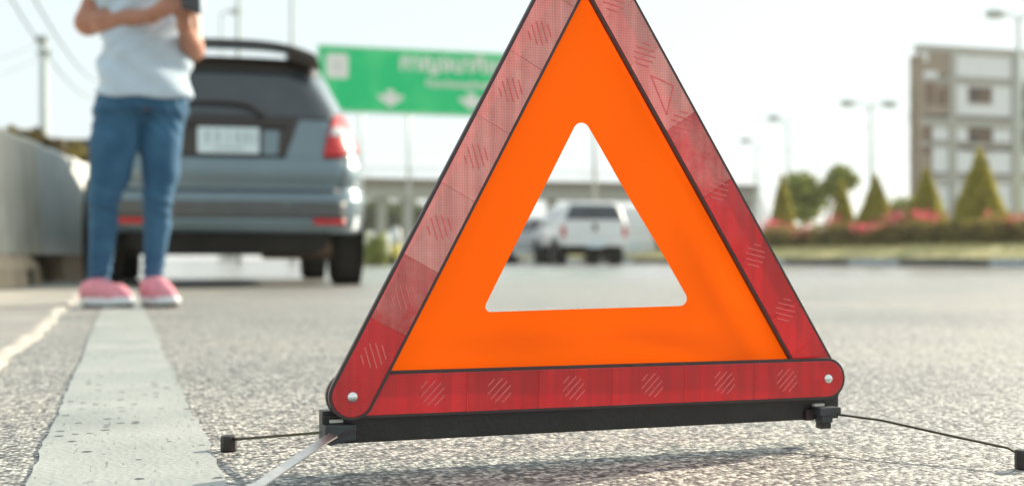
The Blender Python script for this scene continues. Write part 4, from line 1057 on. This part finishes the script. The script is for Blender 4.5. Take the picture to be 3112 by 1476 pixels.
# clipped conical trees
def cone_tree(px, tip_py, half_px, lat, label, seed):
    r = (px - 1556.0) / FPX; t = math.tan(TH + math.atan(r)); y_ = lat / t
    base = Vector((lat, y_, .50)); Z = base.x * math.sin(TH) + base.y * math.cos(TH)
    h = HZ(tip_py, Z) - .5; w = half_px / FPX * Z * 1.35
    o = empty('conical_tree', base, 0, label, 'tree', 'clipped conical trees on the median')
    rr = np.random.default_rng(seed); n = 6500
    u = 1 - np.sqrt(rr.random(n)); u = np.clip(u, 0, 1); zz = .18 + (h - .18) * u; a = rr.uniform(0, 6.283, n)
    prof = w * (1 - u ** 1.15) * (1 + .10 * np.sin(a * 3 + u * 9 + seed) + .06 * np.sin(a * 7 - u * 15)) + .02
    rad = prof * np.where(rr.random(n) < .72, rr.normal(.97, .07, n), np.sqrt(rr.random(n)))
    pts = np.stack([rad * np.cos(a), rad * np.sin(a), zz], 1)
    out = np.stack([np.cos(a), np.sin(a), .4 * np.ones(n)], 1)
    link('crown', leaf_mesh('crown', pts, .055, out * .6, seed=seed), M['leaf_cone'], o)
    MB().tube([(0, 0, -.05), (.01, 0, .4), (0, .01, h * .8)], [.05, .04, .01], 8).build('trunk', M['bark'], o, smooth=True)
    return o
cone_tree(2978, 447, 62, MX + 3.6, 'largest clipped conical tree, in front of the derelict building', 21)
cone_tree(2815, 508, 47, MX + 3.6, 'conical tree in front of the brown brick bay of the building', 22)
cone_tree(2661, 529, 47, MX + 3.6, 'conical tree below the double armed street lamp', 23)
cone_tree(2559, 550, 32, MX + 3.8, 'slim short conical tree beside the leafy round tree', 24)
cone_tree(2377, 525, 30, MX + 3.6, 'conical tree closest to the end of the footbridge', 25)

# round leafy trees
def leafy_tree(px, Z, crown, trunk_pts, lm, label, seed, n=2400, leaf=.12, group='trees beyond the median'):
    base = G(px, Z); o = empty('leafy_tree', base, 0, label, 'tree', group); rr = np.random.default_rng(seed); pts = []
    for cx, cz, r in crown:
        m_ = int(n * r * r / sum(q[2] ** 2 for q in crown)); v = rr.normal(size=(m_, 3)); v /= np.linalg.norm(v, axis=1, keepdims=True)
        lump = 1 + .22 * np.sin(v[:, 0] * 5 + seed) * np.sin(v[:, 2] * 6) + .15 * np.sin(v[:, 1] * 9 + v[:, 2] * 4)
        v *= (r * lump * rr.uniform(.55, 1.05, m_))[:, None]; c = RGT * cx
        pts.append(v * np.array((1, 1, .85)) + np.array((c.x, c.y, cz)))
    link('crown', leaf_mesh('crown', np.concatenate(pts), leaf, seed=seed), lm, o)
    mb = MB()
    for tp in trunk_pts:
        mb.tube([RGT * x + UP * z + FWD * (.1 * i) for i, (x, z, r) in enumerate(tp)], [q[2] for q in tp], 8)
    mb.build('trunk', M['bark'], o, smooth=True); return o
def zt(py, Z): return HZ(py, Z)
Z1 = 46
leafy_tree(2440, Z1, [(0, zt(565, Z1), .62), (-.35, zt(590, Z1), .45), (.4, zt(600, Z1), .5), (.1, zt(640, Z1), .5)], [[(.1, 0, .09), (0, 1.6, .07), (-.1, 2.6, .03)], [(.05, 1.5, .05), (.5, 2.4, .02)]], M['leaf_tree'], 'round leafy tree behind the slim conical trees', 31)
leafy_tree(2555, Z1, [(0, zt(530, Z1), .42), (.3, zt(550, Z1), .34), (-.35, zt(562, Z1), .36), (-.1, zt(585, Z1), .3)], [[(-.9, .3, .07), (-.4, 1.9, .05), (0, 3.0, .03)]], M['leaf_tree'], 'small tuft topped tree with a leaning pale trunk', 32, 1800, .10)
leafy_tree(2750, 60, [(0, zt(640, 60), .8), (1.1, zt(648, 60), .7), (-1.0, zt(655, 60), .6)], [[(0, 0, .1), (0, 1.5, .08), (.2, 2.0, .04)]], M['leaf_tree'], 'low spreading tree in the gap between two conical trees', 33, 2500, .12)
for i, (px, Z, py, r, lab) in enumerate([(1145, 125, 650, 1.9, 'dark green tree under the footbridge beside the parked car'), (1225, 128, 655, 2.2, 'dark green tree behind the footbridge pillars'), (1320, 130, 660, 2.0, 'dark green tree under the footbridge behind the triangle arm')]):
    c = zt(py, Z); leafy_tree(px, Z, [(0, c, r), (-r * .6, c - .5, r * .6), (r * .7, c - .3, r * .7)], [[(0, 0, .2), (0, c * .7, .15), (.2, c, .06)]], M['leaf_dark'], lab, 40 + i, 3500, .22, 'trees beyond the footbridge')

# ================================================================== derelict building on the right
BZ = 87.0
b0 = G(2790, BZ)
bld = empty('derelict_building', b0, 0, 'derelict unfinished concrete building with white infill panels and brown bay', 'building')
conc = concrete_mat('building_concrete', (.38, .38, .33), (.50, .50, .45), .35, (.14, .12, .09))
brick = concrete_mat('brown_brickwork', (.29, .225, .165), (.42, .34, .26), .45, (.09, .07, .05))
infill = concrete_mat('pale_infill', (.78, .83, .84), (.88, .92, .92), .2, (.6, .62, .6))
wood = mat('window_brown', (.16, .095, .055), .7, var=.35, scale=4)
cosf = math.cos(TH)
def bx(px):            # pixel column -> metres along the front
    t = math.tan(TH + math.atan((px - 1556.0) / FPX)); return b0.y * t - b0.x
def bz(py): return HZ(py, b0.x * math.sin(TH) + b0.y * math.cos(TH) + 1.0)
def bblock(name, x0, x1, z0, z1, yf, yb, mt, parent=bld, bevel=0.0):
    return MB().box(((x0 + x1) / 2, (yf + yb) / 2, (z0 + z1) / 2), (x1 - x0, yb - yf, z1 - z0)).build(name, mt, parent, bevel=bevel)
XR = bx(3112) + 9.0; ztop = bz(142)
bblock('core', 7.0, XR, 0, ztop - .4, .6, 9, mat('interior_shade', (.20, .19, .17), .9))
bblock('side_wall', -.05, .5, 0, ztop - .7, .05, .9, brick)
bblock('rear_wall', .5, 7.2, 0, ztop - .5, .5, .85, brick)
for i, (py, th) in enumerate([(142, .5), (240, .32), (362, .55), (434, .28), (532, .5), (650, .5)]):
    z = bz(py); bblock('floor_beam', .12 if i else -.02, XR, z - th, z, -.12, .5, conc, bevel=.03)
for px in (2893, 3085, 3225):
    x = bx(px); bblock('column', x - .25, x + .25, 0, ztop, -.18, .45, conc, bevel=.03)
bblock('column', .0, .42, 0, bz(175), -.1, .5, brick, bevel=.05)
# brown bay in rough masonry
for (pa, pb, ya, yb_) in ((2800, 2884, 160, 232), (2800, 2884, 248, 352), (2800, 2832, 380, 430), (2800, 2832, 442, 525), (2800, 2826, 542, 640)):
    bblock('masonry_panel', bx(pa), bx(pb), bz(yb_), bz(ya), .0, .3, brick)
for (pa, pb, ya, yb_, mt) in ((2795, 2818, 165, 195, infill), (2800, 2848, 222, 250, infill), (2815, 2838, 258, 320, wood), (2848, 2876, 272, 322, wood), (2806, 2828, 390, 470, wood)):
    bblock('patch', bx(pa), bx(pb), bz(yb_), bz(ya), -.06 if mt is infill else -.03, .02, mt)
# ragged edge of broken bricks on the corner
rr = np.random.default_rng(77)
for z in np.arange(.6, ztop - .8, .42):
    if rr.random() < .75: bblock('broken_brick', -.12 - rr.random() * .22, .02, z, z + .2 + rr.random() * .15, .1, .6, brick)
# white infill panels and windows
for (pa, pb, ya, yb_) in ((2902, 3074, 160, 234), (2902, 2942, 252, 350), (3018, 3074, 252, 350), (2942, 3018, 312, 350), (2942, 3018, 252, 262), (2836, 2884, 382, 428), (2902, 2942, 382, 428), (3020, 3074, 382, 428), (2836, 2884, 442, 524), (2902, 3074, 458, 524), (2836, 2884, 545, 640), (2902, 3074, 545, 640),
                          (3096, 3215, 165, 234), (3132, 3215, 252, 350), (3132, 3215, 382, 428), (3096, 3215, 458, 524), (3096, 3215, 545, 640)):
    bblock('infill_panel', bx(pa), bx(pb), bz(yb_), bz(ya), .02, .3, infill)
for (pa, pb, ya, yb_) in ((2945, 3014, 264, 310), (2944, 3018, 400, 456), (3098, 3130, 262, 310), (3098, 3130, 400, 456), (2855, 2890, 538, 562)):
    f_ = bblock('window', bx(pa), bx(pb), bz(yb_), bz(ya), .10, .3, wood)
    xm = (bx(pa) + bx(pb)) / 2
    bblock('shutter', bx(pa) + .12, xm - .06, bz(yb_) + .1, bz(ya) - .1, .04, .10, mat('shutter_dark', (.07, .05, .04), .8) if 'shutter_dark' not in bpy.data.materials else bpy.data.materials['shutter_dark'], f_)
    bblock('sill', bx(pa) - .1, bx(pb) + .1, bz(yb_) - .12, bz(yb_), -.05, .1, conc, f_)

# ================================================================== green overhead sign
SZ = 58.0
s0 = G(985, SZ); ang_s = 0.0
sign = empty('overhead_sign', s0, 0, 'large green overhead direction sign with white lettering and arrows', 'road sign')
def sx_(px): t = math.tan(TH + math.atan((px - 1556.0) / FPX)); return s0.y * t - s0.x
def sz_(py, px=1250): return HZ(py, (s0.x + sx_(px)) * math.sin(TH) + s0.y * math.cos(TH))
gm, nt, b = new_mat('sign_green'); L = nt.links; co = texco(nt)
n1 = node(nt, 'ShaderNodeTexNoise', Scale=.55, Detail=2.0); L.new(co, n1.inputs['Vector'])
L.new(ramp(nt, n1.outputs['Fac'], [(.46, (.0, .62, .22)), (.60, (.05, .70, .26))]), b.inputs['Base Color']); b.inputs['Roughness'].default_value = .6; b.inputs['Specular IOR Level'].default_value = .15
white_sign = mat('sign_white', (.80, .82, .78), .5, var=.04)
grey_post = mat('galvanised', (.50, .53, .53), .5, metal=.3, var=.1)
sw = sx_(1900); zb_, zt_ = sz_(349), sz_(149)
bd = MB().box((sw / 2 - .15, 0, (zb_ + zt_) / 2), (sw + .3, .10, zt_ - zb_)).build('sign_board', gm, sign, bevel=.03)
def bdr(name, x0, x1, z0, z1): MB().box(((x0 + x1) / 2, -.062, (z0 + z1) / 2), (x1 - x0, .012, z1 - z0)).build(name, white_sign, bd)
bdr('border', -.25, sw - .05, zt_ - .09, zt_ - .045); bdr('border', -.25, sw - .05, zb_ + .045, zb_ + .09); bdr('border', -.26, -.215, zb_ + .045, zt_ - .045); bdr('border', sw - .06, sw - .015, zb_ + .045, zt_ - .045)
em = MB().prism(round_poly([(sx_(990), sz_(238, 1000)), (sx_(1058), sz_(238, 1000)), (sx_(1058), sz_(163, 1000)), (sx_(990), sz_(163, 1000))], [.12] * 4), -.066, -.05).build('route_emblem', white_sign, bd)
def text_obj(name, body, size, loc, mt, parent, bold=0.0, align='CENTER'):
    cu = bpy.data.curves.new(name, 'FONT'); cu.body = body; cu.size = size; cu.align_x = align; cu.align_y = 'CENTER'; cu.offset = bold; cu.extrude = .004
    tmp = bpy.data.objects.new('tmp', cu); COL.objects.link(tmp); bpy.context.view_layer.update()
    me = bpy.data.meshes.new_from_object(tmp.evaluated_get(bpy.context.evaluated_depsgraph_get())); bpy.data.objects.remove(tmp)
    return link(name, me, mt, parent, loc, (math.pi / 2, 0, 0))
text_obj('lettering', 'กาญจนาภิเษก', 1.02, (sx_(1395), -.068, sz_(193) - .0), white_sign, bd, .035)
text_obj('lettering', 'Kanchanaphisek', .50, (sx_(1395), -.068, sz_(252)), white_sign, bd, .012)
text_obj('route_number', '9', .55, ((sx_(990) + sx_(1058)) / 2, -.072, sz_(205, 1000)), mat('emblem_ink', (.62, .58, .55), .6), em, .01)
def arrow(px):
    x = sx_(px); zc = sz_(310); p = [(-.20, .62), (.20, .62), (.20, .30), (.62, .36), (.62, .16), (0, -.36), (-.62, .16), (-.62, .36), (-.20, .30)]
    MB().prism([(x + a * .95, zc + c * .82) for a, c in p], -.066, -.05).build('down_arrow', white_sign, bd)
arrow(1186); arrow(1432); arrow(1680)
for px in (1101, 1246):
    MB().tube([(sx_(px), .3, 0), (sx_(px), .3, zt_ - .3)], .075, 10).build('post', grey_post, sign, smooth=True)
for z in (zb_ + .6, zt_ - .6): MB().box((sw / 2, .16, z), (sw, .12, .16)).build('cross_rail', grey_post, sign)
MB().tube([(sw * .9, .3, 0), (sw * .9, .3, zt_ - .3)], .11, 10).build('post', grey_post, sign, smooth=True)

# ================================================================== footbridge
FZ = 108.0
f0 = G(1100, FZ)
fbg = empty('footbridge', f0, 0, 'pale concrete footbridge crossing the whole road', 'footbridge')
def fx_(px): t = math.tan(TH + math.atan((px - 1556.0) / FPX)); return f0.y * t - f0.x
def fz_(py): return HZ(py, FZ + 3)
pale = concrete_mat('bridge_concrete', (.30, .32, .28), (.40, .42, .38), .25, (.2, .2, .17))
xl, xr = fx_(560), fx_(2308)
def fb_(name, x0, x1, y0, y1, z0, z1, mt=pale, bevel=0): return MB().box(((x0 + x1) / 2, (y0 + y1) / 2, (z0 + z1) / 2), (x1 - x0, y1 - y0, z1 - z0)).build(name, mt, fbg, bevel=bevel)
fb_('deck_girder', xl, xr, 0, 2.4, fz_(604), fz_(572), bevel=.04)
fb_('parapet', xl, xr, -.12, .08, fz_(572), fz_(546), mat('parapet_brown', (.20, .18, .14), .8, var=.2))
fb_('rear_parapet', xl, xr, 2.3, 2.45, fz_(572), fz_(546), pale)
for px in np.linspace(600, 2300, 14):
    fb_('rail_post', fx_(px) - .03, fx_(px) + .03, -.05, .01, fz_(546), fz_(520), grey_post)
fb_('handrail', xl, xr, -.06, .02, fz_(521), fz_(517), grey_post)
for px in (1168, 1248, 1690, 2290, 700):
    fb_('pier', fx_(px) - .32, fx_(px) + .32, .5, 1.9, 0, fz_(604), pale, .05)
# stair at the far end
for i in range(14):
    fb_('stair_step', xr - 1.4, xr + .0, -.4 - .3 * (i + 1), -.4 - .3 * i, fz_(580) - .36 * (i + 1), fz_(580) - .36 * i - .2, pale)

# ================================================================== poles, lamps, wires
pole_m = mat('pale_pole', (.44, .50, .48), .6, var=.1)
def lamp_post(px, Z, py_top, arms, label, r=.10, heads=True):
    o = empty('street_lamp', G(px, Z), -TH, label, 'street lamp', 'street lamps along the road'); h = HZ(py_top, Z)
    MB().tube([(0, 0, 0), (0, 0, h * .5), (0, 0, h)], [r * 1.25, r, r * .7], 10).build('pole', pole_m, o, smooth=True)
    for dx, dz in arms:
        a = MB().tube([(0, 0, h - .1), (dx * .5, 0, h + dz * .8), (dx, 0, h + dz)], [.04, .035, .03], 6).build('arm', pole_m, o, smooth=True)
        MB().lathe([(.02, -.35), (.13, -.25), (.16, 0), (.12, .25), (.02, .35)], 10, (dx + math.copysign(.2, dx), 0, h + dz - .03), 'x').build('lamp_head', pole_m, a, smooth=True)
    return o
lamp_post(2648, 52, 318, [(-.75, .08), (.55, .05)], 'double armed street lamp beside the derelict building', .085)
lamp_post(2396, 62, 385, [(-.5, .45)], 'street lamp with one raised head above the round tree', .085)
lamp_post(2300, 70, 440, [(-.4, .25)], 'shortest distant street lamp above the end of the footbridge', .085)
lamp_post(3098, 40, 52, [(-.55, .12), (.4, .1)], 'tall street lamp in front of the derelict building', .10)
lamp_post(725, 42, -160, [(-.9, .2)], 'thick street lamp post rising behind the car roof', .09)
lamp_post(888, 48, -160, [(.9, .2)], 'street lamp post rising beside the overhead sign', .09)
lamp_post(672, 60, 40, [(.5, .1)], 'thin distant lamp post over the car roof', .07)
up_ = empty('utility_pole', G(137, 40), -TH, 'concrete utility pole with small boxes behind the barrier', 'utility pole')
hp_ = HZ(110, 40)
MB().tube([(0, 0, 0), (-.05, 0, hp_)], [.17, .11], 10).build('pole', pole_m, up_, smooth=True)
MB().box((-.10, 0, hp_ - .12), (.34, .2, .22)).build('junction_box', mat('box_grey', (.22, .25, .24), .7), up_, bevel=.02)
MB().box((-.03, 0, hp_ - .52), (.42, .1, .14)).build('cross_arm', bpy.data.materials['box_grey'], up_)
def wire(p0, p1, sag, label, r=.010):
    p0, p1 = Vector(p0), Vector(p1); pts = [p0.lerp(p1, k / 16) - UP * (sag * 4 * (k / 16) * (1 - k / 16)) for k in range(17)]
    o = MB().tube([p - p0 for p in pts], r, 5, cap=False).build('overhead_wire', mat('wire_black', (.10, .11, .11), .7) if 'wire_black' not in bpy.data.materials else bpy.data.materials['wire_black'], loc=p0)
    tag(o, label, 'wire', 'overhead wires')
wire(P(-300, 150, 30), P(137, 118, 40), .5, 'overhead wire reaching the top box of the utility pole')
wire(P(-300, 200, 30), P(137, 165, 40), .5, 'overhead wire reaching the cross arm of the utility pole')
wire(P(40, -120, 14), P(300, 250, 40), .3, 'upper overhead cable slanting down behind the person', .014)
wire(P(0, -60, 16), P(290, 300, 46), .4, 'lower overhead cable slanting down behind the person', .014)
wire(P(2396, 395, 62), P(2800, 330, 90), .6, 'upper thin wire running from the lamp to the derelict building', .012)
wire(P(2300, 450, 70), P(2648, 380, 52), .5, 'lower thin wire strung between two street lamps', .012)
wire(P(2050, 340, 80), P(2648, 335, 52), .6, 'thin wire from behind the triangle arm to the double lamp', .012)

# ================================================================== verge on the far left and things under the bridge
def shrub(px, Z, py, r, lm, label, seed, squash=.8, n=1800, leaf=.06, cat='shrub', grp='shrubs on the left verge'):
    o = empty('shrub', G(px, Z), 0, label, cat, grp); rr = np.random.default_rng(seed); c = HZ(py, Z) - r * .5
    v = rr.normal(size=(n, 3)); v /= np.linalg.norm(v, axis=1, keepdims=True); v *= (r * (1 + .25 * np.sin(v[:, 0] * 6 + seed)) * rr.uniform(.4, 1.05, n))[:, None]
    link('foliage', leaf_mesh('foliage', v * np.array((1.2, 1, squash)) + np.array((0, 0, c)), leaf, seed=seed), lm, o)
    MB().tube([(0, 0, 0), (.05, 0, c * .6), (0, 0, c)], [.06, .05, .02], 6).build('stem', M['bark'], o); return o
M['leaf_brown'] = leaf_mat('dry_leaf', (.10, .075, .03), (.20, .15, .06))
shrub(105, 22, 408, .24, M['leaf_brown'], 'dry brown shrub below the utility pole', 51)
shrub(150, 23, 430, .22, M['leaf_brown'], 'dry brown shrub between the utility pole and the person', 54)
shrub(232, 24, 455, .36, M['leaf_hedge'], 'olive shrub beside the car door mirror', 52)
shrub(45, 24, 400, .25, M['leaf_hedge'], 'olive shrub at the edge of the frame above the barrier', 53)
wl = empty('boundary_wall', G(200, 30), -TH, 'dark boundary wall behind the shrubs on the left', 'wall')
MB().box((0, 0, HZ(432, 30) / 2), (2.6, .2, HZ(432, 30))).build('wall_face', mat('dark_wall', (.06, .065, .055), .9, var=.3, scale=2), wl)
MB().box((0, 0, HZ(432, 30) + .03), (2.7, .3, .06)).build('coping', bpy.data.materials['dark_wall'], wl)
shrub(1140, 30, 745, .30, M['leaf_tree'], 'upright green shrub beside the rear wheel of the car', 61, 1.5, 1400, .05, grp='plants under the footbridge')
brl = empty('traffic_barrel', G(1203, 34), 0, 'yellow traffic barrel under the footbridge beside the triangle arm', 'barrel')
MB().lathe([(.16, 0), (.17, .08), (.15, .30), (.155, .32), (.135, .56), (.05, .60)], 20).build('barrel_body', mat('barrel_yellow', (.62, .52, .08), .5), brl, smooth=True)
MB().lathe([(.14, .56), (.12, .80), (.10, .98), (.02, 1.0)], 20).build('barrel_top', mat('barrel_white', (.62, .68, .64), .5), brl, smooth=True)
MB().lathe([(.22, 0), (.22, .05), (.17, .06)], 20).build('barrel_base', M['tyre'], brl)
sk = empty('sandbag', G(1130, 31), 0, 'pale sandbag lying on the road beside the car wheel', 'sandbag')
mb = MB().lathe([(.02, -.22), (.10, -.19), (.15, 0), (.10, .19), (.02, .22)], 14, (0, 0, .10), 'x'); so = mb.build('sack', mat('sackcloth', (.50, .44, .34), .9, bump=.3, bscale=40), sk, smooth=True); so.scale = (1, .8, .9)
MB().tube([(.20, 0, .09), (.26, 0, .10)], [.03, .05], 8).build('sack_tie', mat('blue_tie', (.10, .14, .45), .6), sk)
bk = empty('tool_crate', G(1172, 32), .2, 'dark plastic crate standing on the road under the footbridge', 'crate')
MB().box((0, 0, .12), (.42, .3, .24)).build('crate_body', M['tyre'], bk, bevel=.02); MB().box((0, 0, .26), (.45, .33, .03)).build('crate_rim', M['trim_black'], bk, bevel=.01)

# ================================================================== bright hazy air
hz, nt, b = new_mat('haze_air'); nt.nodes.remove(b)
pv = nt.nodes.new('ShaderNodeVolumePrincipled'); pv.inputs['Color'].default_value = (.96, .98, 1.0, 1); pv.inputs['Density'].default_value = 0.0005; pv.inputs['Anisotropy'].default_value = 0.35
nt.links.new(pv.outputs[0], nt.nodes['Material Output'].inputs['Volume'])
hb = MB().box((200, 400, 7.5), (2010, 2010, 17.0)).build('haze', hz)
tag(hb, 'thin bright haze filling the air over the road', 'haze', kind='stuff')
